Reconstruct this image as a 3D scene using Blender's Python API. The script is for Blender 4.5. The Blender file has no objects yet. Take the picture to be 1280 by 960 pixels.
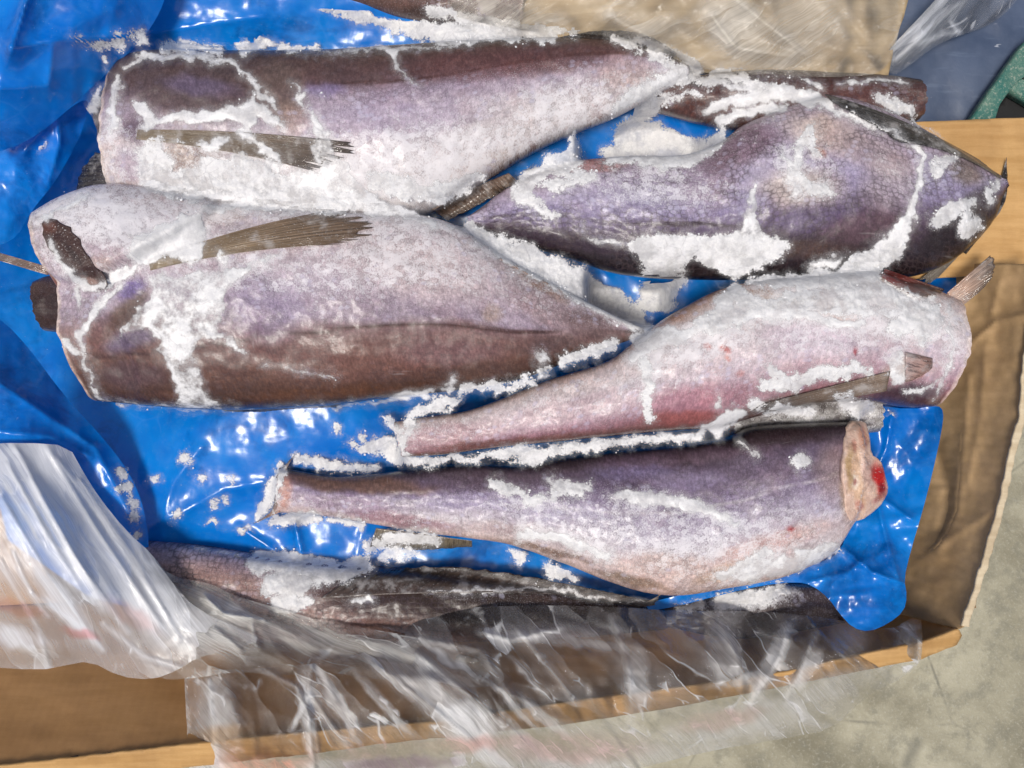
import bpy, math, random
import numpy as np
from mathutils import Vector
from mathutils.bvhtree import BVHTree

random.seed(7)
RNG = np.random.default_rng(7)
scene = bpy.context.scene
COL = scene.collection

# ------------------------------------------------------------------ camera, light, exposure
CAM_H = 0.62            # metres above the middle of the fish layer
FPX = 1240.0            # focal length in photograph pixels
cam_d = bpy.data.cameras.new('camera')
cam_d.sensor_width = 36.0
cam_d.lens = 36.0 * FPX / 1280.0
cam_d.clip_start = 0.01
cam_d.clip_end = 100
cam = bpy.data.objects.new('camera', cam_d)
cam.location = (0, 0, CAM_H)
COL.objects.link(cam)
scene.camera = cam

SUN_EL, SUN_AZ = math.radians(73), math.radians(226)   # azimuth clockwise from +Y
world = bpy.data.worlds.new("World")
scene.world = world
world.use_nodes = True
wn = world.node_tree
wn.nodes.clear()
w_out = wn.nodes.new('ShaderNodeOutputWorld')
w_bg = wn.nodes.new('ShaderNodeBackground')
w_sky = wn.nodes.new('ShaderNodeTexSky')
w_sky.sky_type = 'NISHITA'
w_sky.sun_disc = False
w_sky.sun_elevation = SUN_EL
w_sky.sun_rotation = SUN_AZ
w_sky.air_density = 1.0
w_sky.dust_density = 4.0
w_sky.ozone_density = 0.6
w_bg.inputs['Strength'].default_value = 0.092
wn.links.new(w_sky.outputs[0], w_bg.inputs['Color'])
wn.links.new(w_bg.outputs[0], w_out.inputs['Surface'])

sun_d = bpy.data.lights.new('sun', 'SUN')
sun_d.energy = 2.7
sun_d.angle = math.radians(13)
sun_d.color = (1.0, 0.95, 0.88)
sun = bpy.data.objects.new('sun', sun_d)
sdir = Vector((math.sin(SUN_AZ) * math.cos(SUN_EL), math.cos(SUN_AZ) * math.cos(SUN_EL), math.sin(SUN_EL)))
sun.rotation_euler = (-sdir).to_track_quat('-Z', 'Y').to_euler()
sun.location = (-0.4, -0.5, 1.5)
COL.objects.link(sun)

vs = scene.view_settings
vs.view_transform = 'Standard'
vs.look = 'None'
vs.exposure = 0.0
vs.gamma = 1.0
vs.use_curve_mapping = False
scene.cycles.max_bounces = 8
scene.cycles.transparent_max_bounces = 24
scene.cycles.use_denoising = True

# ------------------------------------------------------------------ numeric helpers
def P(px, py, z):
    """photograph pixel + height -> world (arrays or scalars)"""
    px = np.asarray(px, float); py = np.asarray(py, float); z = np.asarray(z, float)
    k = (CAM_H - z) / FPX
    return np.stack(np.broadcast_arrays((px - 640) * k, (480 - py) * k, z), -1)

def to_px(w):
    k = FPX / (CAM_H - w[..., 2])
    return 640 + w[..., 0] * k, 480 - w[..., 1] * k

def lin(c):
    c = np.asarray(c, float) / 255.0
    return np.where(c <= 0.04045, c / 12.92, ((c + 0.055) / 1.055) ** 2.4)

def L4(r, g, b):
    v = lin((r, g, b))
    return (float(v[0]), float(v[1]), float(v[2]), 1.0)

def sstep(a, b, x):
    t = np.clip((x - a) / (b - a), 0, 1)
    return t * t * (3 - 2 * t)

def perlin(x, y, seed=0):
    x = np.asarray(x, float); y = np.asarray(y, float)
    xi = np.floor(x).astype(np.int64); yi = np.floor(y).astype(np.int64)
    xf = x - xi; yf = y - yi
    def g(ix, iy, dx, dy):
        h = (ix * 374761393 + iy * 668265263 + seed * 1442695041) & 0xFFFFFFFF
        h = ((h ^ (h >> 13)) * 1274126177) & 0xFFFFFFFF
        h = h ^ (h >> 16)
        a = (h % 4096) / 4096.0 * 2 * np.pi
        return np.cos(a) * dx + np.sin(a) * dy
    u = xf * xf * xf * (xf * (xf * 6 - 15) + 10)
    v = yf * yf * yf * (yf * (yf * 6 - 15) + 10)
    a = g(xi, yi, xf, yf); b = g(xi + 1, yi, xf - 1, yf)
    c = g(xi, yi + 1, xf, yf - 1); d = g(xi + 1, yi + 1, xf - 1, yf - 1)
    return ((a * (1 - u) + b * u) * (1 - v) + (c * (1 - u) + d * u) * v) * 1.4

def fbm(x, y, seed=0, octs=4):
    s = 0; a = 1.0; f = 1.0; n = 0
    for o in range(octs):
        s = s + a * perlin(x * f + 17.3 * o, y * f - 9.1 * o, seed + o); n += a
        a *= 0.5; f *= 2.03
    return s / n

def catmull(pts, n):
    pts = np.asarray(pts, float)
    p = np.vstack([2 * pts[0] - pts[1], pts, 2 * pts[-1] - pts[-2]])
    out = []
    for i in range(1, len(p) - 2):
        t = np.linspace(0, 1, 24, endpoint=False)[:, None]
        a, b, c, d = p[i - 1], p[i], p[i + 1], p[i + 2]
        out.append(0.5 * ((2 * b) + (-a + c) * t + (2 * a - 5 * b + 4 * c - d) * t ** 2 + (-a + 3 * b - 3 * c + d) * t ** 3))
    out.append(p[-2][None])
    q = np.vstack(out)
    ln = np.r_[0, np.cumsum(np.linalg.norm(np.diff(q[:, :2], axis=0), axis=1))]
    ln /= ln[-1]
    s = np.linspace(0, 1, n)
    return np.stack([np.interp(s, ln, q[:, k]) for k in range(q.shape[1])], -1)

def poly_sd(poly, x, y):
    """signed distance (+ inside) and nearest boundary point"""
    poly = np.asarray(poly, float)
    A = poly; B = np.roll(poly, -1, 0)
    best = np.full(x.shape, 1e9); nx = np.zeros_like(x); ny = np.zeros_like(x)
    ins = np.zeros(x.shape, bool)
    for (ax, ay), (bx, by) in zip(A, B):
        ex, ey = bx - ax, by - ay
        t = np.clip(((x - ax) * ex + (y - ay) * ey) / (ex * ex + ey * ey + 1e-9), 0, 1)
        qx, qy = ax + t * ex, ay + t * ey
        d = (x - qx) ** 2 + (y - qy) ** 2
        m = d < best
        best = np.where(m, d, best); nx = np.where(m, qx, nx); ny = np.where(m, qy, ny)
        cr = ((ay > y) != (by > y)) & (x < (bx - ax) * (y - ay) / (by - ay + 1e-12) + ax)
        ins ^= cr
    d = np.sqrt(best)
    return np.where(ins, d, -d), nx, ny

def tps(ctrl):
    c = np.asarray(ctrl, float)
    X = c[:, :2] / 300.0
    n = len(c)
    def U(r2):
        return np.where(r2 > 1e-12, r2 * np.log(r2 + 1e-12), 0)
    d2 = ((X[:, None] - X[None]) ** 2).sum(-1)
    K = U(d2) + np.eye(n) * 1e-4
    Pm = np.c_[np.ones(n), X]
    M = np.zeros((n + 3, n + 3)); M[:n, :n] = K; M[:n, n:] = Pm; M[n:, :n] = Pm.T
    sol = np.linalg.solve(M, np.r_[c[:, 2], 0, 0, 0])
    def f(x, y):
        x = np.asarray(x, float) / 300; y = np.asarray(y, float) / 300
        out = sol[n] + sol[n + 1] * x + sol[n + 2] * y
        for i in range(n):
            out = out + sol[i] * U((x - X[i, 0]) ** 2 + (y - X[i, 1]) ** 2)
        return out
    return f

def chaikin(poly, it=2):
    p = np.asarray(poly, float)
    for _ in range(it):
        q = np.roll(p, -1, 0)
        p = np.stack([0.75 * p + 0.25 * q, 0.25 * p + 0.75 * q], 1).reshape(-1, 2)
    return p

def seg_dist(x, y, pts):
    """distance to a polyline minus its radius: returns r - d (max over segments)"""
    best = np.full(x.shape, -1e9)
    if len(pts) == 1:
        ax, ay, ar = pts[0]
        return ar - np.hypot(x - ax, y - ay)
    for (ax, ay, ar), (bx, by, br) in zip(pts[:-1], pts[1:]):
        ex, ey = bx - ax, by - ay
        t = np.clip(((x - ax) * ex + (y - ay) * ey) / (ex * ex + ey * ey + 1e-9), 0, 1)
        d = np.hypot(x - ax - t * ex, y - ay - t * ey)
        best = np.maximum(best, ar + (br - ar) * t - d)
    return best

# ------------------------------------------------------------------ object helpers
REG = []          # (world verts, faces, owner name) for ray casting
def mesh_obj(name, verts, faces, mat, parent=None, origin=(0, 0, 0), attrs=None, smooth=True, reg=True, owner=None):
    verts = np.asarray(verts, float).reshape(-1, 3)
    org = np.asarray(origin, float)
    me = bpy.data.meshes.new(name)
    me.from_pydata((verts - org).tolist(), [], faces if isinstance(faces, list) else faces.tolist())
    if smooth:
        me.polygons.foreach_set('use_smooth', [True] * len(me.polygons))
    for k, (typ, data) in (attrs or {}).items():
        a = me.attributes.new(k, typ, 'POINT')
        data = np.asarray(data, np.float32)
        if typ == 'FLOAT':
            a.data.foreach_set('value', data.ravel())
        elif typ == 'FLOAT_VECTOR':
            a.data.foreach_set('vector', data.ravel())
        else:
            a.data.foreach_set('color', data.ravel())
    me.update()
    if mat: me.materials.append(mat)
    o = bpy.data.objects.new(name, me)
    COL.objects.link(o)
    if parent is not None:
        o.parent = parent
    else:
        o.location = org
    if reg:
        REG.append((verts, faces if isinstance(faces, list) else faces.tolist(), owner))
    return o

def thing(name, label, cat, loc, group=None):
    o = bpy.data.objects.new(name, None)
    o.empty_display_size = 0.02
    o.location = loc
    COL.objects.link(o)
    o['label'] = label; o['category'] = cat
    if group: o['group'] = group
    return o

def tag(o, label, cat, group=None, kind=None):
    if label: o['label'] = label
    if cat: o['category'] = cat
    if group: o['group'] = group
    if kind: o['kind'] = kind
    return o

def grid_faces(n, m, wrap=False):
    i = np.arange(n - 1)[:, None]; j = np.arange(m if wrap else m - 1)[None]
    a = i * m + j; b = i * m + (j + 1) % m
    return np.stack(np.broadcast_arrays(a, b, b + m, a + m), -1).reshape(-1, 4)

def paint(base, px, py, brushes, seed=0):
    """base sRGB colours (N,3) painted with soft colour patches, returns sRGB"""
    wx = px + 7 * fbm(px / 26, py / 26, seed + 5, 3); wy = py + 7 * fbm(px / 26, py / 26, seed + 9, 3)
    c = base.copy()
    for (bx, by, rx, ry, ang, rgb, al) in brushes:
        ca, sa = math.cos(math.radians(ang)), math.sin(math.radians(ang))
        u = ((wx - bx) * ca + (wy - by) * sa) / rx; v = (-(wx - bx) * sa + (wy - by) * ca) / ry
        f = (al * sstep(1.25, 0.45, np.sqrt(u * u + v * v)))[:, None]
        c = c * (1 - f) + np.asarray(rgb, float) * f
    return c

def brush_val(px, py, brushes, seed=0):
    wx = px + 7 * fbm(px / 26, py / 26, seed + 5, 3); wy = py + 7 * fbm(px / 26, py / 26, seed + 9, 3)
    c = np.zeros_like(px)
    for (bx, by, rx, ry, ang, al) in brushes:
        ca, sa = math.cos(math.radians(ang)), math.sin(math.radians(ang))
        u = ((wx - bx) * ca + (wy - by) * sa) / rx; v = (-(wx - bx) * sa + (wy - by) * ca) / ry
        f = al * sstep(1.25, 0.4, np.sqrt(u * u + v * v))
        c = np.maximum(c, f) if al >= 0 else c + f
    return np.clip(c, 0, 1)

# ------------------------------------------------------------------ materials
class NT:
    def __init__(self, name):
        self.m = bpy.data.materials.new(name)
        self.m.use_nodes = True
        self.t = self.m.node_tree
        self.t.nodes.clear()
        self.out = self.t.nodes.new('ShaderNodeOutputMaterial')
    def n(self, typ, **kw):
        nd = self.t.nodes.new('ShaderNode' + typ)
        for k, v in kw.items():
            setattr(nd, k, v)
        return nd
    def put(self, sock, v):
        if hasattr(v, 'is_output'):
            self.t.links.new(v, sock)
        elif v is not None:
            sock.default_value = v
    def attr(self, name, out='Fac'):
        nd = self.n('Attribute', attribute_name=name)
        return nd.outputs[out]
    def math(self, op, a, b=None, c=None, clamp=False):
        nd = self.n('Math', operation=op, use_clamp=clamp)
        self.put(nd.inputs[0], a); self.put(nd.inputs[1], b)
        if c is not None: self.put(nd.inputs[2], c)
        return nd.outputs[0]
    def maprange(self, v, a, b, c=0.0, d=1.0, smooth=True):
        nd = self.n('MapRange')
        if smooth: nd.interpolation_type = 'SMOOTHSTEP'
        self.put(nd.inputs[0], v)
        for i, x in enumerate((a, b, c, d)): self.put(nd.inputs[i + 1], x)
        return nd.outputs[0]
    def mix(self, f, a, b, blend='MIX'):
        nd = self.n('Mix', data_type='RGBA', blend_type=blend)
        self.put(nd.inputs[0], f); self.put(nd.inputs[6], a); self.put(nd.inputs[7], b)
        return nd.outputs[2]
    def mapping(self, vec, scale=(1, 1, 1), rot=(0, 0, 0), loc=(0, 0, 0)):
        nd = self.n('Mapping')
        self.put(nd.inputs['Vector'], vec)
        nd.inputs['Scale'].default_value = scale; nd.inputs['Rotation'].default_value = rot; nd.inputs['Location'].default_value = loc
        return nd.outputs[0]
    def noise(self, vec, scale, detail=4, rough=0.55, dist=0.0, out='Fac'):
        nd = self.n('TexNoise')
        self.put(nd.inputs['Vector'], vec)
        nd.inputs['Scale'].default_value = scale; nd.inputs['Detail'].default_value = detail
        nd.inputs['Roughness'].default_value = rough; nd.inputs['Distortion'].default_value = dist
        return nd.outputs[out]
    def voro(self, vec, scale, feature='F1', rand=1.0, out='Distance'):
        nd = self.n('TexVoronoi', feature=feature)
        self.put(nd.inputs['Vector'], vec)
        nd.inputs['Scale'].default_value = scale; nd.inputs['Randomness'].default_value = rand
        return nd.outputs[out]
    def bump(self, h, strength, dist, normal=None):
        nd = self.n('Bump')
        self.put(nd.inputs['Height'], h)
        nd.inputs['Strength'].default_value = strength; nd.inputs['Distance'].default_value = dist
        if normal is not None: self.put(nd.inputs['Normal'], normal)
        return nd.outputs[0]
    def principled(self, **kw):
        nd = self.n('BsdfPrincipled')
        for k, v in kw.items():
            self.put(nd.inputs[k.replace('_', ' ')], v)
        return nd
    def done(self, shader):
        self.t.links.new(shader, self.out.inputs['Surface'])
        return self.m
    def pos(self):
        return self.n('TexCoord').outputs['Object']

def mat_skin():
    t = NT('fish_skin')
    col = t.attr('col', 'Color'); dust = t.attr('dust'); scl = t.attr('scl')
    uv = t.attr('fuv', 'Vector')
    warp = t.noise(uv, 220, 2, out='Color')
    wv = t.n('VectorMath', operation='MULTIPLY_ADD')
    t.put(wv.inputs[0], warp); wv.inputs[1].default_value = (0.0016,) * 3; t.put(wv.inputs[2], uv)
    suv = t.mapping(wv.outputs[0], (1 / 0.0036, 1 / 0.0030, 1))
    edge = t.voro(suv, 1.0, 'DISTANCE_TO_EDGE', 0.6)
    blob = t.voro(suv, 1.0, 'F1', 0.75)
    cell = t.voro(suv, 1.0, 'F1', 0.75, 'Color')
    sep = t.n('SeparateColor'); t.put(sep.inputs[0], cell)
    c1 = sep.outputs[0]; c2 = sep.outputs[1]
    line = t.maprange(edge, 0.02, 0.22)
    patch = t.maprange(t.noise(uv, 45, 3), 0.36, 0.62)
    soft = t.maprange(blob, 0.28, 0.75)
    lstr = t.math('MULTIPLY', t.math('SUBTRACT', 1.0, line), t.maprange(scl, 0.3, 1.3, 0.0, 0.75))
    lstr = t.math('MULTIPLY', lstr, t.maprange(patch, 0, 1, 0.15, 0.85))
    lstr = t.math('ADD', lstr, t.math('MULTIPLY', soft, t.math('MULTIPLY', t.maprange(patch, 0, 1, 0.12, 0.42), scl)), clamp=True)
    dark = t.mix(0.70, col, (0.06, 0.042, 0.045, 1))
    c = t.mix(lstr, col, dark)
    # mottling of the pigment, drawn out across the body
    mot = t.noise(t.mapping(uv, (1.5, 0.8, 1)), 420, 6, 0.75)
    c = t.mix(t.maprange(mot, 0.42, 0.62, 0.0, 0.46), c, t.mix(1.0, c, (0.5, 0.47, 0.48, 1), 'MULTIPLY'))
    c = t.mix(t.maprange(mot, 0.5, 0.34, 0.0, 0.5), c, t.mix(1.0, c, (1.5, 1.46, 1.44, 1), 'MULTIPLY'))
    rs = t.noise(uv, 38, 4, 0.6)
    c = t.mix(t.maprange(rs, 0.5, 0.68, 0.0, 0.16), c, t.mix(1.0, c, (1.25, 0.86, 0.72, 1), 'MULTIPLY'))
    mot2 = t.noise(uv, 70, 4, 0.6)
    c = t.mix(t.maprange(mot2, 0.42, 0.66, 0.0, 0.5), c, t.mix(1.0, c, (0.84, 0.8, 0.86, 1), 'MULTIPLY'))
    br = t.maprange(c1, 0, 1, 0.90, 1.10, False)
    vm = t.n('VectorMath', operation='SCALE'); t.put(vm.inputs[0], c); t.put(vm.inputs['Scale'], br)
    c = vm.outputs[0]
    # silvery highlights of single scales, painted into the skin colour
    gl = t.math('MULTIPLY', t.math('MULTIPLY', t.maprange(c2, 0.6, 0.9), t.math('SUBTRACT', 1.0, soft)), t.maprange(t.noise(uv, 60, 2), 0.42, 0.6))
    c = t.mix(t.math('MULTIPLY', gl, t.maprange(dust, 0.12, 0.5, 0.03, 0.45)), c, (0.50, 0.48, 0.62, 1))
    # black pinprick pores
    pr = t.noise(uv, 1100, 2, 0.5)
    c = t.mix(t.math('MULTIPLY', t.maprange(pr, 0.60, 0.70, 0, 0.6), t.maprange(patch, 0, 1, 0.25, 1)), c, (0.05, 0.04, 0.045, 1))
    gr = t.noise(uv, 1500, 2, 0.6)
    c = t.mix(t.math('MULTIPLY', t.maprange(gr, 0.56, 0.68, 0, 0.36), t.maprange(dust, 0.05, 0.4, 0.1, 1)), c, (0.72, 0.71, 0.74, 1))
    sc = t.noise(t.mapping(uv, (22, 190, 1), (0, 0, 0.5)), 1.0, 3, 0.6)
    sc2 = t.noise(t.mapping(uv, (150, 30, 1), (0, 0, -0.3)), 1.0, 3, 0.6)
    scr = t.math('MULTIPLY', t.maprange(t.math('MAXIMUM', sc, sc2), 0.70, 0.76), 0.12)
    c = t.mix(scr, c, (0.62, 0.58, 0.58, 1))
    # rime: fine frozen specks
    sp = t.noise(t.mapping(uv, (1.2, 0.8, 1)), 1000, 5, 0.82)
    sp2 = t.noise(uv, 120, 3, 0.6)
    val = t.math('ADD', t.math('ADD', t.math('MULTIPLY', sp, 0.75), t.math('MULTIPLY', sp2, 0.3)), t.math('MULTIPLY', t.math('SUBTRACT', c1, 0.5), 0.10))
    thr = t.maprange(dust, 0, 1, 0.80, 0.43, False)
    fr = t.maprange(t.math('SUBTRACT', val, thr), -0.05, 0.10)
    fr = t.math('MULTIPLY', fr, t.maprange(dust, 0.0, 0.25, 0.0, 0.88))
    rime = t.mix(0.28, (0.80, 0.79, 0.81, 1), col)
    c = t.mix(fr, c, rime)
    h = t.math('ADD', t.math('MULTIPLY', line, t.math('MULTIPLY', scl, 0.14)), t.math('ADD', t.math('MULTIPLY', fr, 0.5), t.math('MULTIPLY', sp, 0.7)))
    bp = t.bump(h, 0.5, 0.0006)
    p = t.principled(Base_Color=c, Roughness=t.maprange(fr, 0, 1, 0.26, 0.5), Normal=bp)
    p.inputs['Specular IOR Level'].default_value = 0.28
    p.inputs['Coat Weight'].default_value = 0.14
    p.inputs['Coat Roughness'].default_value = 0.14
    t.put(p.inputs['Coat Normal'], t.bump(t.noise(uv, 500, 3, 0.6), 0.25, 0.0005))
    return t.done(p.outputs[0])

def mat_frost():
    t = NT('frost')
    m = t.attr('m'); g = t.attr('g'); thin = t.attr('thin')
    uv = t.pos()
    n1 = t.noise(uv, 800, 6, 0.78); n2 = t.noise(uv, 190, 4, 0.6)
    amp = t.maprange(g, 0, 1, 5.0, 14.0, False)
    v = t.math('ADD', m, t.math('MULTIPLY', t.math('SUBTRACT', t.math('ADD', t.math('MULTIPLY', n1, 0.6), t.math('MULTIPLY', n2, 0.4)), 0.5), t.math('MULTIPLY', amp, 2.2)))
    soft = t.maprange(g, 0, 1, 4.6, 3.2, False)
    a = t.maprange(v, -1.0, soft)
    a = t.math('MAXIMUM', a, t.math('MULTIPLY', t.maprange(v, -8.0, 2.0), 0.14))
    a = t.math('MULTIPLY', a, t.maprange(m, -11.0, -7.0))
    # glassy thin places in smooth ice
    gl = t.maprange(t.noise(uv, 75, 5, 0.66), 0.42, 0.62)
    gl = t.math('MULTIPLY', gl, t.maprange(thin, 0, 1, 0.15, 0.85))
    a = t.math('MULTIPLY', a, t.math('SUBTRACT', 1.0, gl))
    a = t.math('MULTIPLY', a, 0.96)
    cr = t.voro(t.mapping(uv, (1, 1, 0.4)), 95, 'DISTANCE_TO_EDGE')
    crack = t.math('MULTIPLY', t.maprange(cr, 0.0, 0.03, 0.35, 0.0), t.maprange(t.noise(uv, 40, 2), 0.5, 0.62))
    c = t.mix(t.maprange(n1, 0.3, 0.75), (0.70, 0.70, 0.71, 1), (0.90, 0.895, 0.88, 1))
    c = t.mix(t.maprange(n2, 0.35, 0.7, 0.4, 0), c, (0.62, 0.62, 0.65, 1))
    c = t.mix(crack, c, (0.32, 0.31, 0.33, 1))
    h = t.math('ADD', t.math('MULTIPLY', n1, t.maprange(g, 0, 1, 0.35, 1.2)), n2)
    bp = t.bump(h, 0.5, 0.0009)
    p = t.principled(Base_Color=c, Roughness=0.38, Normal=bp)
    p.inputs['Subsurface Weight'].default_value = 0.0
    tr = t.n('BsdfTransparent')
    mx = t.n('MixShader')
    t.put(mx.inputs[0], a); t.put(mx.inputs[1], tr.outputs[0]); t.put(mx.inputs[2], p.outputs[0])
    return t.done(mx.outputs[0])

def mat_crumb():
    t = NT('frost_crumb')
    n = t.noise(t.pos(), 300, 3)
    c = t.mix(n, (0.62, 0.64, 0.67, 1), (0.82, 0.82, 0.82, 1))
    p = t.principled(Base_Color=c, Roughness=0.65)
    return t.done(p.outputs[0])

def mat_fin():
    t = NT('fin')
    col = t.attr('col', 'Color'); st = t.attr('fuv', 'Vector')
    rays = t.noise(t.mapping(st, (90, 1.6, 1)), 1.0, 3, 0.6)
    fine = t.noise(t.mapping(st, (420, 9.0, 1)), 1.0, 2, 0.5)
    k = t.math('ADD', t.math('MULTIPLY', rays, 0.65), t.math('MULTIPLY', fine, 0.35))
    c = t.mix(t.maprange(k, 0.36, 0.56), t.mix(1.0, col, (0.26, 0.23, 0.22, 1), 'MULTIPLY'), t.mix(1.0, col, (1.3, 1.27, 1.22, 1), 'MULTIPLY'))
    sp = t.noise(t.pos(), 900, 3, 0.7)
    c = t.mix(t.maprange(sp, 0.60, 0.72, 0, 0.6), c, (0.7, 0.7, 0.72, 1))
    bl = t.noise(t.pos(), 90, 4, 0.65)
    c = t.mix(t.maprange(bl, 0.5, 0.72, 0, 0.55), c, (0.5, 0.48, 0.47, 1))
    p = t.principled(Base_Color=c, Roughness=0.36, Normal=t.bump(k, 0.6, 0.0006))
    p.inputs['Coat Weight'].default_value = 0.3
    sx = t.n('SeparateXYZ'); t.put(sx.inputs[0], st)
    tr = t.n('BsdfTransparent'); mx = t.n('MixShader')
    al = t.math('MULTIPLY', t.maprange(sx.outputs[1], 0.6, 1.0, 0.0, 0.45), t.maprange(k, 0.36, 0.56))
    t.put(mx.inputs[0], al); t.put(mx.inputs[1], p.outputs[0]); t.put(mx.inputs[2], tr.outputs[0])
    return t.done(mx.outputs[0])

def mat_flesh():
    t = NT('flesh')
    col = t.attr('col', 'Color')
    uv = t.pos()
    n = t.noise(uv, 260, 4, 0.65)
    c = t.mix(t.maprange(n, 0.35, 0.7, 0, 0.55), col, t.mix(1.0, col, (0.62, 0.5, 0.45, 1), 'MULTIPLY'))
    sp = t.noise(uv, 700, 4, 0.7)
    c = t.mix(t.maprange(sp, 0.58, 0.7, 0, 0.7), c, (0.78, 0.75, 0.74, 1))
    p = t.principled(Base_Color=c, Roughness=0.35, Normal=t.bump(t.math('ADD', n, sp), 0.6, 0.0012))
    p.inputs['Coat Weight'].default_value = 0.3
    return t.done(p.outputs[0])

def mat_blue():
    t = NT('blue_polythene')
    uv = t.pos()
    n = t.noise(uv, 14, 4, 0.6); f = t.noise(uv, 160, 4, 0.65)
    c = t.mix(t.maprange(n, 0.35, 0.65), (0.0, 0.165, 0.66, 1), (0.003, 0.25, 0.80, 1))
    c = t.mix(t.maprange(t.noise(uv, 24, 5, 0.65, 0.8), 0.48, 0.68, 0, 0.75), c, (0.0, 0.075, 0.33, 1))
    c = t.mix(t.maprange(f, 0.45, 0.7, 0, 0.25), c, (0.05, 0.28, 0.72, 1))
    vw = t.n('VectorMath', operation='MULTIPLY_ADD'); t.put(vw.inputs[0], t.noise(uv, 20, 3, out='Color')); vw.inputs[1].default_value = (.02, .02, 0); t.put(vw.inputs[2], uv)
    ve = t.voro(vw.outputs[0], 42, 'DISTANCE_TO_EDGE'); vc = t.voro(vw.outputs[0], 42, 'F1')
    ck = t.math('MULTIPLY', t.maprange(ve, 0.0, 0.05, 1, 0), t.maprange(t.noise(uv, 34, 2), 0.5, 0.6))
    c = t.mix(t.math('MULTIPLY', ck, 0.10), c, (0.12, 0.36, 0.85, 1))
    sp = t.noise(uv, 620, 4, 0.75)
    c = t.mix(t.maprange(t.math('ADD', t.math('MULTIPLY', sp, 0.8), t.math('MULTIPLY', f, 0.25)), 0.66, 0.72, 0, 0.5), c, (0.5, 0.62, 0.8, 1))
    bp = t.bump(t.math('ADD', t.noise(t.mapping(uv, (1, 1, 1), (0, 0, 0.6)), 30, 3, 0.5, 0.6), t.math('ADD', t.math('MULTIPLY', vc, 0.35), t.math('MULTIPLY', f, 0.10))), 0.18, 0.004)
    p = t.principled(Base_Color=c, Roughness=0.2, Normal=bp)
    p.inputs['Specular IOR Level'].default_value = 0.5
    tl = t.n('BsdfTranslucent'); t.put(tl.inputs['Color'], (0.01, 0.24, 0.85, 1))
    mx = t.n('MixShader'); mx.inputs[0].default_value = 0.22
    t.put(mx.inputs[1], p.outputs[0]); t.put(mx.inputs[2], tl.outputs[0])
    return t.done(mx.outputs[0])

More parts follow.
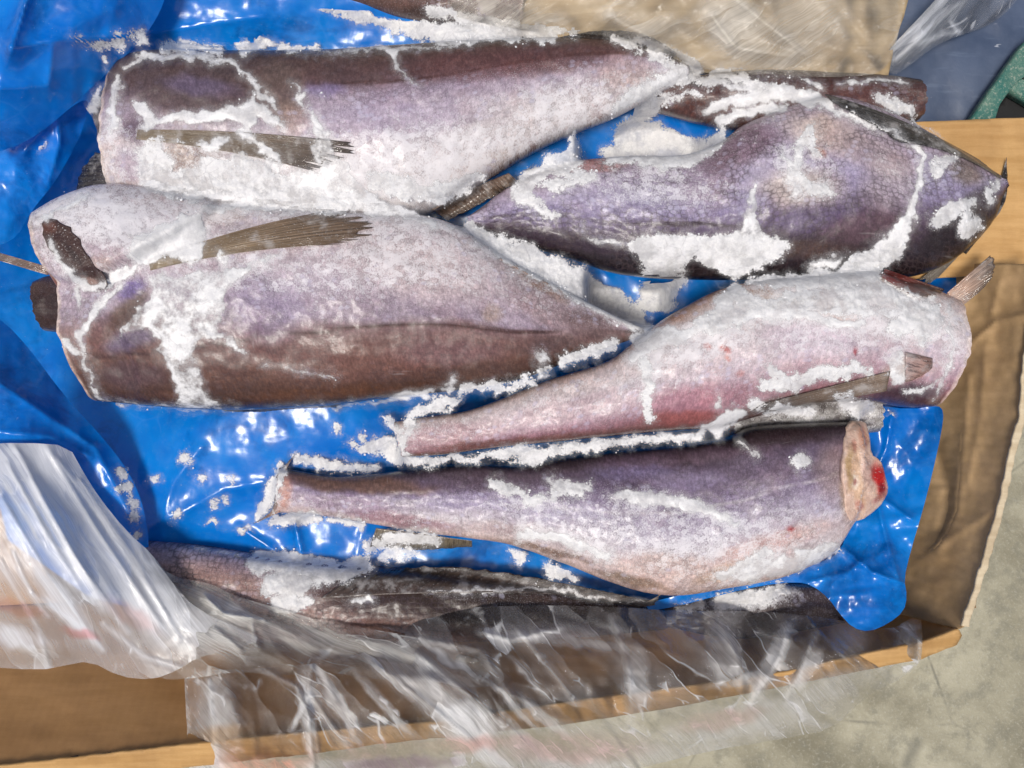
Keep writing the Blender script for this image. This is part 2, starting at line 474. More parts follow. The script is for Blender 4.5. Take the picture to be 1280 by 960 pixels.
def mat_film(name, base_haze=0.02, rough=0.1, crease=1.0, bumpk=0.9):
    t = NT(name)
    hz = t.attr('haze'); st = t.attr('fuv', 'Vector'); col = t.attr('col', 'Color')
    uv = t.pos()
    w0 = t.noise(st, 2.2, 3, 0.55, out='Color')
    wv = t.n('VectorMath', operation='MULTIPLY_ADD'); t.put(wv.inputs[0], w0); wv.inputs[1].default_value = (.22, .10, 0); t.put(wv.inputs[2], st)
    w1 = t.noise(st, 14, 2, 0.5, out='Color')
    wv1 = t.n('VectorMath', operation='MULTIPLY_ADD'); t.put(wv1.inputs[0], w1); wv1.inputs[1].default_value = (.010, .010, 0); t.put(wv1.inputs[2], wv.outputs[0])
    stw = wv1.outputs[0]
    a1 = t.mapping(stw, (11, 1.9, 1)); a2 = t.mapping(stw, (20, 6, 1), (0, 0, 0.45))
    e1 = t.voro(a1, 1.0, 'DISTANCE_TO_EDGE'); e2 = t.voro(a2, 1.0, 'DISTANCE_TO_EDGE')
    d1 = t.voro(a1, 1.0, 'F1'); d2 = t.voro(a2, 1.0, 'F1')
    q1 = t.n('SeparateColor'); t.put(q1.inputs[0], t.voro(a1, 1.0, 'F1', out='Color'))
    q2 = t.n('SeparateColor'); t.put(q2.inputs[0], t.voro(a2, 1.0, 'F1', out='Color'))
    fac1 = t.math('POWER', q1.outputs[0], 2.2); fac2 = t.math('POWER', q2.outputs[0], 5.0)
    gate = t.maprange(t.noise(uv, 22, 3), 0.50, 0.62); gate2 = t.maprange(t.noise(uv, 48, 2), 0.56, 0.66)
    l1 = t.math('MULTIPLY', t.maprange(e1, 0.0, 0.03, 1, 0), gate)
    l2 = t.math('MULTIPLY', t.maprange(e2, 0.0, 0.05, 1, 0), gate2)
    wv3 = t.n('VectorMath', operation='MULTIPLY_ADD'); t.put(wv3.inputs[0], w0); wv3.inputs[1].default_value = (.10, .05, 0); t.put(wv3.inputs[2], st)
    s1 = t.noise(t.mapping(wv3.outputs[0], (90, 1.1, 1)), 1.0, 6, 0.74)
    k = s1
    f = t.math('MULTIPLY', hz, t.math('ADD', t.maprange(k, 0.38, 0.62, 0.62, 1.04), t.math('MULTIPLY', fac1, 0.55)))
    f = t.math('ADD', f, t.math('MULTIPLY', t.math('MULTIPLY', fac1, t.maprange(d1, 0.0, 0.7, 0.1, 1.0)), 0.16 * crease))
    f = t.math('ADD', f, t.math('MULTIPLY', t.math('MULTIPLY', fac2, gate2), 0.8 * crease))
    f = t.math('ADD', f, t.math('ADD', t.math('MULTIPLY', l1, 0.5 * crease), t.math('MULTIPLY', l2, 0.35 * crease)))  # white crease lines painted in as glints along the film folds
    sp = t.noise(uv, 420, 4, 0.75)
    spot = t.math('MULTIPLY', t.maprange(t.math('ADD', sp, t.math('MULTIPLY', t.noise(uv, 40, 3), 0.5)), 0.98, 1.05), 0.7)
    f = t.math('ADD', f, t.math('ADD', base_haze, spot), clamp=True)
    f = t.math('MINIMUM', f, 0.93)
    bp = t.bump(t.math('ADD', t.math('ADD', d1, t.math('MULTIPLY', d2, 0.35)), t.math('MULTIPLY', k, 0.25)), bumpk, 0.006)
    df = t.n('BsdfDiffuse'); t.put(df.inputs['Color'], col); t.put(df.inputs['Normal'], bp)
    tl = t.n('BsdfTranslucent'); t.put(tl.inputs['Color'], col); t.put(tl.inputs['Normal'], bp)
    m1 = t.n('MixShader'); m1.inputs[0].default_value = 0.18
    t.put(m1.inputs[1], df.outputs[0]); t.put(m1.inputs[2], tl.outputs[0])
    tr = t.n('BsdfTransparent')
    m2 = t.n('MixShader'); t.put(m2.inputs[0], f); t.put(m2.inputs[1], tr.outputs[0]); t.put(m2.inputs[2], m1.outputs[0])
    gl = t.n('BsdfGlossy'); gl.inputs['Roughness'].default_value = rough; t.put(gl.inputs['Normal'], bp)
    lw = t.n('Fresnel'); lw.inputs[0].default_value = 1.5; t.put(lw.inputs['Normal'], bp)
    m3 = t.n('MixShader'); t.put(m3.inputs[0], t.math('MULTIPLY', lw.outputs[0], 1.0, clamp=True)); t.put(m3.inputs[1], m2.outputs[0]); t.put(m3.inputs[2], gl.outputs[0])
    return t.done(m3.outputs[0])

def mat_card(name, a, b, line_rot=0.0, wet=0.0):
    t = NT(name)
    uv = t.pos()
    n = t.noise(t.mapping(uv, (6, 60, 20), (0, 0, line_rot)), 3, 5, 0.6)
    n2 = t.noise(uv, 22, 4, 0.6)
    f = t.noise(uv, 900, 3, 0.7)
    c = t.mix(t.maprange(n, 0.35, 0.65), a, b)
    c = t.mix(t.maprange(n2, 0.42, 0.66, 0, 0.4), c, t.mix(1.0, c, (0.62, 0.56, 0.5, 1), 'MULTIPLY'))
    c = t.mix(t.maprange(f, 0.4, 0.75, 0, 0.25), c, t.mix(1.0, c, (1.3, 1.3, 1.3, 1), 'MULTIPLY'))
    flute = t.n('TexWave'); t.put(flute.inputs['Vector'], t.mapping(uv, (1, 1, 1), (0, 0, line_rot)))
    flute.inputs['Scale'].default_value = 55; flute.inputs['Distortion'].default_value = 0.6
    bp = t.bump(t.math('ADD', t.math('MULTIPLY', flute.outputs['Fac'], 0.10), t.math('MULTIPLY', n2, 0.5)), 0.25, 0.003)
    p = t.principled(Base_Color=c, Roughness=0.75 - wet * 0.35, Normal=bp)
    return t.done(p.outputs[0])

def mat_floor():
    t = NT('concrete')
    uv = t.pos()
    n = t.noise(uv, 9, 6, 0.62, 0.4); n2 = t.noise(uv, 60, 5, 0.65); n3 = t.noise(uv, 420, 3, 0.7)
    c = t.mix(t.maprange(n, 0.32, 0.68), (0.18, 0.165, 0.11, 1), (0.43, 0.405, 0.30, 1))
    c = t.mix(t.maprange(n2, 0.46, 0.68, 0, 0.55), c, (0.17, 0.165, 0.125, 1))
    c = t.mix(t.maprange(n3, 0.5, 0.75, 0, 0.35), c, (0.5, 0.49, 0.42, 1))
    cr = t.voro(t.mapping(uv, (1, 1, 1)), 11, 'DISTANCE_TO_EDGE')
    c = t.mix(t.math('MULTIPLY', t.maprange(cr, 0.0, 0.02, 0.6, 0), t.maprange(n, 0.5, 0.6)), c, (0.1, 0.1, 0.08, 1))
    p = t.principled(Base_Color=c, Roughness=0.7, Normal=t.bump(t.math('ADD', n2, t.math('MULTIPLY', n3, 0.4)), 0.4, 0.003))
    return t.done(p.outputs[0])

def mat_tarp():
    t = NT('slate_blue_plastic')
    uv = t.pos()
    n = t.noise(uv, 25, 5, 0.6); s = t.noise(t.mapping(uv, (18, 160, 1), (0, 0, 0.2)), 1, 4, 0.6)
    c = t.mix(t.maprange(n, 0.3, 0.7), (0.045, 0.068, 0.125, 1), (0.085, 0.115, 0.185, 1))
    c = t.mix(t.maprange(s, 0.55, 0.75, 0, 0.5), c, (0.16, 0.21, 0.30, 1))
    sp = t.noise(t.mapping(uv, (30, 80, 1), (0, 0, -0.5)), 1.6, 3, 0.6)
    c = t.mix(t.maprange(sp, 0.68, 0.74, 0, 0.7), c, (0.5, 0.53, 0.6, 1))
    p = t.principled(Base_Color=c, Roughness=0.5, Normal=t.bump(n, 0.3, 0.004))
    return t.done(p.outputs[0])

def mat_green():
    t = NT('worn_green_plastic')
    uv = t.pos()
    v = t.voro(uv, 520, 'DISTANCE_TO_EDGE'); n = t.noise(uv, 60, 3); n3 = t.noise(uv, 500, 3, 0.7)
    c = t.mix(t.maprange(n, 0.35, 0.65), (0.03, 0.14, 0.115, 1), (0.10, 0.20, 0.155, 1))
    c = t.mix(t.maprange(n3, 0.52, 0.64, 0, 0.7), c, (0.33, 0.37, 0.30, 1))
    c = t.mix(t.maprange(v, 0.0, 0.09, 0.8, 0), c, (0.03, 0.13, 0.11, 1))
    p = t.principled(Base_Color=c, Roughness=0.6, Normal=t.bump(n3, 0.5, 0.001))
    return t.done(p.outputs[0])

def mat_plain(name, c, r=0.6):
    t = NT(name)
    n = t.noise(t.pos(), 200, 3)
    cc = t.mix(t.maprange(n, 0.35, 0.65, 0, 0.4), c, tuple(x * 0.6 for x in c[:3]) + (1,))
    return t.done(t.principled(Base_Color=cc, Roughness=r).outputs[0])

M_SKIN, M_FROST, M_CRUMB, M_FIN, M_FLESH, M_BLUE = mat_skin(), mat_frost(), mat_crumb(), mat_fin(), mat_flesh(), mat_blue()
M_FILM = mat_film('clear_film', 0.01, 0.09, 1.15, 0.9)
M_WRAP = mat_film('dusty_wrap', 0.06, 0.12, 0.3, 0.5)
M_WFILM = mat_film("white_film", 0.10, 0.14, 0.5, 0.30)
M_CARD_IN = mat_card('cardboard_inside', (0.32, 0.17, 0.062, 1), (0.37, 0.20, 0.078, 1))
M_CARD_SIDE = mat_card('cardboard_side', (0.40, 0.265, 0.13, 1), (0.45, 0.30, 0.155, 1), 1.5)
M_CARD_OUT = mat_card('cardboard_outside', (0.46, 0.26, 0.09, 1), (0.55, 0.33, 0.13, 1), 0.0)
M_CARD_TAN = mat_card('cardboard_tan', (0.40, 0.30, 0.17, 1), (0.50, 0.385, 0.235, 1), 0.3)
M_CARD_EDGE = mat_card('cardboard_edge', (0.50, 0.40, 0.26, 1), (0.62, 0.52, 0.36, 1))
M_FLOOR, M_TARP, M_GREEN = mat_floor(), mat_tarp(), mat_green()
M_BLACK = mat_plain('recess_shade_black', (0.006, 0.006, 0.007, 1))  # flat black for the painted shade inside the crate opening
M_INK = mat_plain('dark_print', (0.03, 0.02, 0.02, 1))

# ------------------------------------------------------------------ where frost lies
C, G_ = 0.0, 1.0
FR = []      # (kind g, thinness, list of strokes or polygon, sign)
def S(g, *pts, thin=0.28, r=1.0): FR.append((g, thin, 's', [(a, b, c * r) for a, b, c in pts], 1))
def B(g, *pts, thin=0.28): FR.append((g, thin, 'p', list(pts), 1))
def X(*pts): FR.append((0, 0, 's', list(pts), -1))
def XP(*pts): FR.append((0, 0, 'p', list(pts), -1))
# top fish
S(C, (158, 82, 4), (190, 70, 6), (240, 70, 5), (285, 76, 5), (312, 96, 4), (330, 118, 7), (345, 136, 3))
S(C, (147, 96, 5), (142, 130, 6), (138, 162, 7)); S(C, (127, 108, 4), (114, 138, 7), (112, 152, 5))
S(C, (174, 130, 7), (186, 146, 9), (182, 160, 5)); S(C, (186, 152, 7), (215, 148, 8), (260, 146, 9), (300, 141, 11), (318, 136, 13), (338, 150, 9), (352, 157, 4))
S(C, (318, 118, 5), (312, 150, 11), (306, 168, 5)); S(C, (300, 165, 6), (325, 180, 9), (345, 198, 8))
B(C, (245, 176), (290, 168), (277, 190), (262, 191), thin=0); B(C, (325, 194), (354, 204), (346, 213), (328, 206), thin=0)
B(G_, (172, 182), (200, 172), (228, 178), (252, 196), (285, 202), (300, 190), (330, 205), (352, 218), (400, 222), (430, 240), (480, 262), (420, 268), (350, 262), (300, 257), (215, 246), (185, 236), (172, 212), thin=.5)
X((210, 180, 10), (232, 196, 16), (222, 210, 8)); X((296, 182, 7), (318, 182, 5))
B(C, (178, 205), (196, 192), (205, 215), (207, 240), (180, 234), thin=.5)
S(C, (364, 106, 2.5), (375, 120, 4), (385, 132, 3)); S(C, (390, 142, 5), (400, 166, 11), (406, 192, 14), (418, 216, 18), (445, 242, 15), (485, 264, 10), (545, 280, 6), thin=.6)
S(C, (232, 232, 13), (290, 246, 13), (340, 240, 18), (390, 232, 20), (450, 252, 16), (520, 272, 8), thin=.5)
S(G_, (470, 225, 14), (540, 245, 14), (600, 225, 8), thin=.4, r=.8)
B(C, (474, 58), (505, 57), (498, 66), (499, 84), (491, 88), (489, 72), thin=.1); S(C, (496, 85, 4), (510, 96, 2.5), (521, 108, 2), thin=.2)
S(C, (380, 66, 2), (430, 65, 2.5), (480, 61, 4), (540, 57, 3.5), (640, 49, 3), (690, 46, 3))
S(G_, (405, 6, 4), (440, 18, 6), (480, 30, 6), (520, 38, 10), (560, 44, 12), (620, 42, 10), (690, 46, 5)); S(C, (448, 26, 5), (460, 30, 5), thin=0)
S(G_, (540, 12, 6), (600, 28, 8), (660, 36, 7), (720, 40, 4))
S(G_, (205, 60, 5), (225, 58, 8), (255, 60, 6), (275, 66, 4)); B(C, (287, 50), (330, 45), (352, 58), (320, 66), (300, 74), thin=.5)
S(G_, (352, 60, 3), (400, 64, 2))
S(G_, (765, 48, 4), (800, 58, 9), (828, 68, 13), (858, 86, 17), (840, 108, 14), (872, 108, 10), (905, 92, 7), (940, 104, 6), (980, 112, 5), r=.95)
S(G_, (832, 112, 20), (802, 128, 22), (780, 150, 18), (795, 172, 24), (830, 180, 20), (860, 190, 16), (782, 190, 15), (760, 197, 9)); S(G_, (700, 205, 10), (720, 200, 8))
XP((822, 142), (842, 122), (880, 128), (908, 140), (900, 158), (866, 168), (826, 160)); XP((722, 196), (730, 176), (752, 158), (772, 152), (768, 166), (756, 182), (750, 196))
X((802, 62, 5), (806, 72, 3)); X((838, 68, 5), (845, 78, 6)); X((826, 118, 5), (850, 110, 6), (872, 106, 4), (890, 112, 5))
S(G_, (690, 206, 10), (662, 226, 11), (650, 242, 9), (672, 260, 5), (690, 270, 4)); S(G_, (700, 200, 9), (722, 186, 6), (716, 168, 3))
# fish behind / ridge above the right fish
S(C, (882, 140, 7), (905, 130, 9), (940, 122, 10), (985, 118, 9), (1030, 128, 8), (1062, 142, 8), (1100, 156, 8), (1138, 172, 8), (1154, 195, 6), (1149, 220, 5), (1146, 240, 6), (1138, 268, 7), (1124, 292, 12), (1100, 310, 11), thin=.15)
S(C, (900, 152, 8), (940, 139, 8), (980, 134, 6), thin=0)
S(C, (880, 98, 4), (915, 108, 6), (960, 116, 7), (1010, 120, 6)); S(C, (1002, 100, 4), (1014, 106, 5), (1026, 112, 4)); S(C, (1050, 107, 3), (1080, 104, 4), (1110, 101, 4), (1134, 105, 4), thin=.1); S(G_, (1100, 124, 5), (1122, 132, 7), (1140, 140, 6)); S(C, (930, 88, 3), (900, 82, 2), (1000, 97, 2))
# right upper fish
S(G_, (800, 203, 5), (832, 199, 10), (858, 192, 13), (884, 186, 9), (905, 165, 5)); S(G_, (700, 215, 5), (740, 220, 4), (690, 235, 6))
S(C, (944, 232, 5), (940, 262, 8), (938, 292, 13), thin=.6); S(C, (980, 195, 4), (988, 220, 7), (996, 240, 8), thin=.7)
B(G_, (782, 302), (802, 293), (850, 297), (900, 296), (926, 290), (944, 280), (956, 296), (986, 304), (980, 318), (948, 334), (922, 346), (900, 338), (868, 322), (842, 346), (812, 340), (796, 322))
S(G_, (830, 340, 13), (822, 362, 14), (832, 380, 9), (802, 382, 7), (812, 350, 10))
B(C, (726, 284), (742, 296), (782, 298), (770, 307), (752, 306), (735, 299), thin=.2)
S(C, (655, 250, 6), (672, 262, 5), (690, 270, 3))
S(G_, (1168, 276, 7), (1192, 262, 10), (1212, 250, 5), (1205, 290, 8), (1222, 280, 7)); S(G_, (1236, 250, 4), (1244, 232, 4)); S(G_, (1122, 312, 9), (1096, 325, 14), (1072, 330, 11), (1052, 338, 6)); B(C, (1006, 331), (1022, 322), (1060, 317), (1040, 334), (1012, 342), thin=.5); S(C, (1040, 338, 3), (1060, 328, 3)); S(G_, (1170, 215, 5), (1190, 200, 4), (1170, 205, 5))
S(G_, (1020, 190, 8), (1010, 160, 7), (990, 215, 10), (1010, 235, 10), (1040, 240, 6), r=.6)
S(C, (1138, 150, 3), (1180, 172, 2)); S(G_, (1140, 158, 3), (1148, 162, 3))
# gap between left and right upper fish
S(G_, (588, 284, 6), (622, 308, 13), (662, 324, 16), (702, 345, 18), (742, 366, 19), (772, 384, 18), (796, 402, 12)); S(G_, (850, 352, 7), (836, 366, 10))
S(C, (560, 280, 4), (600, 296, 5), (640, 318, 5))
# middle left fish
S(C, (54, 275, 5), (70, 262, 5), (95, 250, 6), (112, 243, 4)); S(C, (60, 302, 4), (74, 325, 5), (96, 350, 7), (116, 360, 7), (146, 346, 9), (168, 336, 7), thin=.2)
S(C, (150, 360, 5), (122, 386, 7), (102, 410, 6), (98, 426, 4), (108, 456, 3), (118, 486, 3), (126, 503, 3), thin=.2); S(C, (80, 428, 6), (95, 440, 6)); S(C, (100, 380, 5), (96, 360, 5))
B(C, (164, 294), (200, 280), (252, 262), (257, 290), (257, 326), (238, 333), (205, 322), (172, 336), (160, 322), thin=.05)
B(C, (190, 345), (245, 340), (275, 338), (300, 330), (350, 318), (335, 332), (302, 346), (286, 366), (281, 392), (270, 414), (250, 425), (246, 442), (250, 472), (263, 498), (288, 506), (250, 513), (213, 506), (226, 494), (214, 472), (195, 440), (200, 425), (188, 412), (140, 425), (160, 400), (175, 375), thin=.75)
X((182, 362, 7), (162, 385, 5)); S(C, (270, 300, 2), (274, 314, 4), (280, 332, 5)); S(C, (285, 426, 5), (305, 440, 4), thin=.6); S(C, (258, 416, 7), (280, 420, 5), thin=.7)
S(C, (256, 262, 6), (300, 258, 6), (350, 262, 5), (395, 262, 4), thin=.4)
S(C, (128, 503, 3), (180, 507, 3), (240, 512, 3), (300, 512, 2)); S(C, (336, 511, 1.5), (420, 507, 3), (470, 504, 5), (505, 496, 6), (540, 492, 5), thin=.3); S(C, (565, 472, 6), (556, 488, 5)); S(G_, (575, 486, 4), (620, 484, 4), (665, 478, 5)); B(C, (670, 440), (684, 432), (686, 472), (672, 478), thin=.8)
S(G_, (708, 452, 5), (735, 440, 7), (765, 430, 6), (745, 444, 5)); S(C, (330, 455, 2), (420, 470, 2)); S(C, (405, 466, 4), (420, 470, 3), thin=.8)
# pinkish fish
B(C, (806, 402), (828, 410), (860, 408), (884, 400), (880, 420), (850, 432), (815, 440), (796, 448), (790, 432), thin=.4)
S(G_, (898, 398, 8), (905, 378, 10), (918, 362, 8), (930, 376, 10), (960, 382, 8), thin=.2)
S(C, (930, 398, 7), (970, 392, 8), (1010, 396, 7), (1050, 404, 8), (1078, 402, 7), thin=.3)
S(G_, (940, 352, 4), (980, 352, 7), (1020, 352, 8), (1060, 348, 11), (1090, 344, 8)); S(C, (1000, 364, 7), (1050, 372, 10), (1085, 382, 14), (1115, 386, 14), (1140, 380, 10), thin=.7)
S(G_, (1120, 410, 10), (1145, 400, 14), (1165, 395, 12), (1150, 420, 8)); S(C, (1186, 378, 3), (1190, 420, 4), (1187, 450, 4), (1176, 482, 4), (1166, 502, 3)); S(C, (1135, 366, 3), (1165, 374, 5))
S(C, (822, 546, 4), (866, 545, 7), (898, 532, 11), (920, 516, 10), thin=.2); S(C, (898, 508, 5), (897, 492, 2.5)); S(G_, (955, 480, 5), (975, 484, 7), (990, 478, 8), (1020, 468, 8), (1060, 463, 7), (1085, 464, 4)); S(G_, (965, 462, 6), (975, 476, 6)); S(C, (945, 500, 4), (955, 503, 4))
B(C, (1114, 440), (1132, 434), (1132, 480), (1100, 490), (1096, 482), thin=.5); S(G_, (1056, 500, 10), (1072, 512, 11), (1085, 508, 6)); S(C, (1110, 508, 2), (1115, 514, 3)); S(G_, (940, 506, 6), (970, 510, 8), (1010, 515, 6)); S(C, (1150, 490, 3), (1166, 480, 3), (1175, 470, 3)); S(G_, (1130, 490, 2), (1155, 485, 2))
S(G_, (805, 450, 6), (812, 480, 6), (806, 500, 5), (812, 520, 4), thin=.6)
S(G_, (880, 405, 12), (930, 392, 12), (985, 380, 14), (1040, 375, 16), (1090, 372, 20), (1130, 378, 16), (1170, 400, 10), (1150, 425, 8), thin=.5)
S(G_, (1000, 352, 9), (1050, 348, 12), (1090, 345, 10), thin=.2)
S(C, (800, 425, 12), (840, 418, 12), (790, 445, 8), thin=.3)
# seams between pinkish fish, bottom fish and tail
S(G_, (450, 560, 4), (480, 556, 9), (492, 568, 8), (520, 577, 5), (560, 574, 4), (600, 572, 3), (640, 564, 7), (665, 572, 11), (690, 562, 5), (740, 556, 5), (800, 550, 4), (850, 548, 5)); S(C, (830, 545, 5), (868, 547, 6), (900, 544, 4), thin=.1)
S(G_, (488, 526, 6), (496, 540, 4), (502, 560, 4), (515, 520, 4), (545, 506, 7), (570, 500, 5)); X((885, 546, 6), (888, 548, 5)); S(C, (925, 555, 3), (945, 570, 3))
# bottom fish
S(C, (766, 618, 6), (800, 622, 10), (850, 628, 12), (890, 640, 9), (925, 655, 4), thin=.35); S(C, (650, 668, 8), (690, 668, 8), (722, 682, 8), (760, 694, 6), thin=.3)
S(G_, (696, 604, 6), (722, 612, 7), (735, 606, 4), (690, 620, 6)); S(G_, (618, 602, 5), (632, 612, 6), (650, 616, 4), (672, 626, 5)); S(G_, (1000, 575, 8), (1004, 582, 7)); S(C, (690, 600, 8), thin=.8)
B(C, (898, 730), (930, 706), (980, 688), (1020, 680), (1050, 674), (1053, 690), (1000, 714), (940, 728), thin=.5); X((990, 693, 6)); S(G_, (960, 690, 5), (900, 722, 6))
S(G_, (352, 588, 6), (343, 606, 7), (336, 626, 7), (324, 644, 5)); S(G_, (372, 572, 5), (400, 580, 8), (440, 586, 5), (470, 586, 3)); S(G_, (346, 650, 7), (376, 648, 8), (395, 648, 5)); S(G_, (412, 650, 3), (440, 654, 4), (455, 658, 3))
S(G_, (455, 684, 5), (500, 672, 9), (530, 672, 8), (545, 676, 5)); S(G_, (480, 694, 5), (500, 690, 5), (520, 692, 4)); S(G_, (640, 692, 5), (654, 696, 7), (648, 704, 5)); S(G_, (688, 706, 6), (692, 716, 6), (708, 718, 6), (714, 724, 5)); S(C, (312, 657, 5), thin=.1)
# lower left fish
S(G_, (322, 702, 10), (345, 700, 14), (385, 710, 16), (425, 714, 12), (455, 706, 9), (340, 732, 14), (375, 732, 12), (352, 756, 10), (385, 752, 7)); S(C, (440, 750, 5), (462, 750, 6)); S(C, (535, 738, 2.5), (580, 740, 4), (640, 733, 4), (692, 735, 3.5), (740, 746, 3), (812, 756, 1.5), thin=.1); S(C, (735, 748, 3), (755, 750, 3))
S(G_, (900, 752, 8), (930, 748, 10), (965, 742, 9), (990, 738, 6)); S(G_, (850, 762, 4), (870, 758, 6))
# fins stay clear of frost
X((952, 510, 4), (1000, 494, 8), (1050, 486, 9), (1100, 477, 10)); X((270, 304, 9), (350, 290, 16), (440, 282, 14)); X((235, 164, 4), (290, 162, 5)); X((348, 180, 7), (382, 194, 8)); X((432, 186, 8)); X((1050, 128, 6), (1100, 147, 8), (1150, 170, 8), (1210, 200, 6))
# specks on the blue liner
for (x, y, r) in [(125, 57, 7), (133, 56, 7), (145, 46, 7), (150, 56, 5), (160, 42, 5), (176, 46, 6), (178, 54, 5), (134, 77, 4), (95, 50, 5), (103, 50, 4), (48, 182, 4), (152, 592, 8), (158, 610, 9), (166, 630, 8), (168, 645, 7), (172, 668, 6), (232, 575, 6), (250, 596, 5), (193, 597, 4), (290, 600, 3), (270, 628, 4), (220, 644, 5), (60, 440, 8), (70, 442, 5), (280, 623, 3), (305, 660, 4), (265, 655, 6), (400, 120, 1), (455, 545, 5), (440, 556, 5), (420, 535, 3)]:
    S(G_, (x, y, r), thin=0, r=.9)

STEP = 2.0
gx = np.arange(-10, 1290, STEP); gy = np.arange(-10, 810, STEP)
GX, GY = np.meshgrid(gx, gy, indexing='ij')
wXn = 10 * fbm(GX / 24, GY / 24, 71, 3) + 4.5 * fbm(GX / 8, GY / 8, 72, 2); wYn = 10 * fbm(GX / 24, GY / 24, 73, 3) + 4.5 * fbm(GX / 8, GY / 8, 74, 2)
PXw, PYw = GX + wXn, GY + wYn
Mk = np.full(GX.shape, -30.0); Gk = np.zeros(GX.shape); Tk = np.zeros(GX.shape)
for g_, thin, typ, pts, sign in FR:
    a = np.array([p[:2] for p in pts]); rr = max([p[2] for p in pts]) if typ == 's' else 0
    mg = rr + 26
    i0 = max(0, int((a[:, 0].min() - mg + 10) / STEP)); i1 = min(len(gx), int((a[:, 0].max() + mg + 10) / STEP) + 1)
    j0 = max(0, int((a[:, 1].min() - mg + 10) / STEP)); j1 = min(len(gy), int((a[:, 1].max() + mg + 10) / STEP) + 1)
    if i1 <= i0 or j1 <= j0: continue
    sl = (slice(i0, i1), slice(j0, j1))
    x, y = PXw[sl], PYw[sl]
    d = seg_dist(x, y, pts) if typ == 's' else poly_sd(pts, x, y)[0]
    if sign > 0:
        m = d > Mk[sl]
        Mk[sl] = np.where(m, d, Mk[sl]); Gk[sl] = np.where(m, g_, Gk[sl]); Tk[sl] = np.where(m, thin, Tk[sl])
    else:
        Mk[sl] = np.minimum(Mk[sl], -d)
def sample(A, x, y):
    fx = np.clip((x + 10) / STEP, 0, len(gx) - 1.001); fy = np.clip((y + 10) / STEP, 0, len(gy) - 1.001)
    i = fx.astype(int); j = fy.astype(int); a = fx - i; b = fy - j
    return (A[i, j] * (1 - a) + A[i + 1, j] * a) * (1 - b) + (A[i, j + 1] * (1 - a) + A[i + 1, j + 1] * a) * b

# ------------------------------------------------------------------ fish
FISH = {}
GROUP = 'frozen headless fish packed in the box'
def ramp(v, stops):
    xs = [s[0] for s in stops]; cs = np.array([s[1] for s in stops], float)
    return np.stack([np.interp(v, xs, cs[:, k]) for k in range(3)], -1)

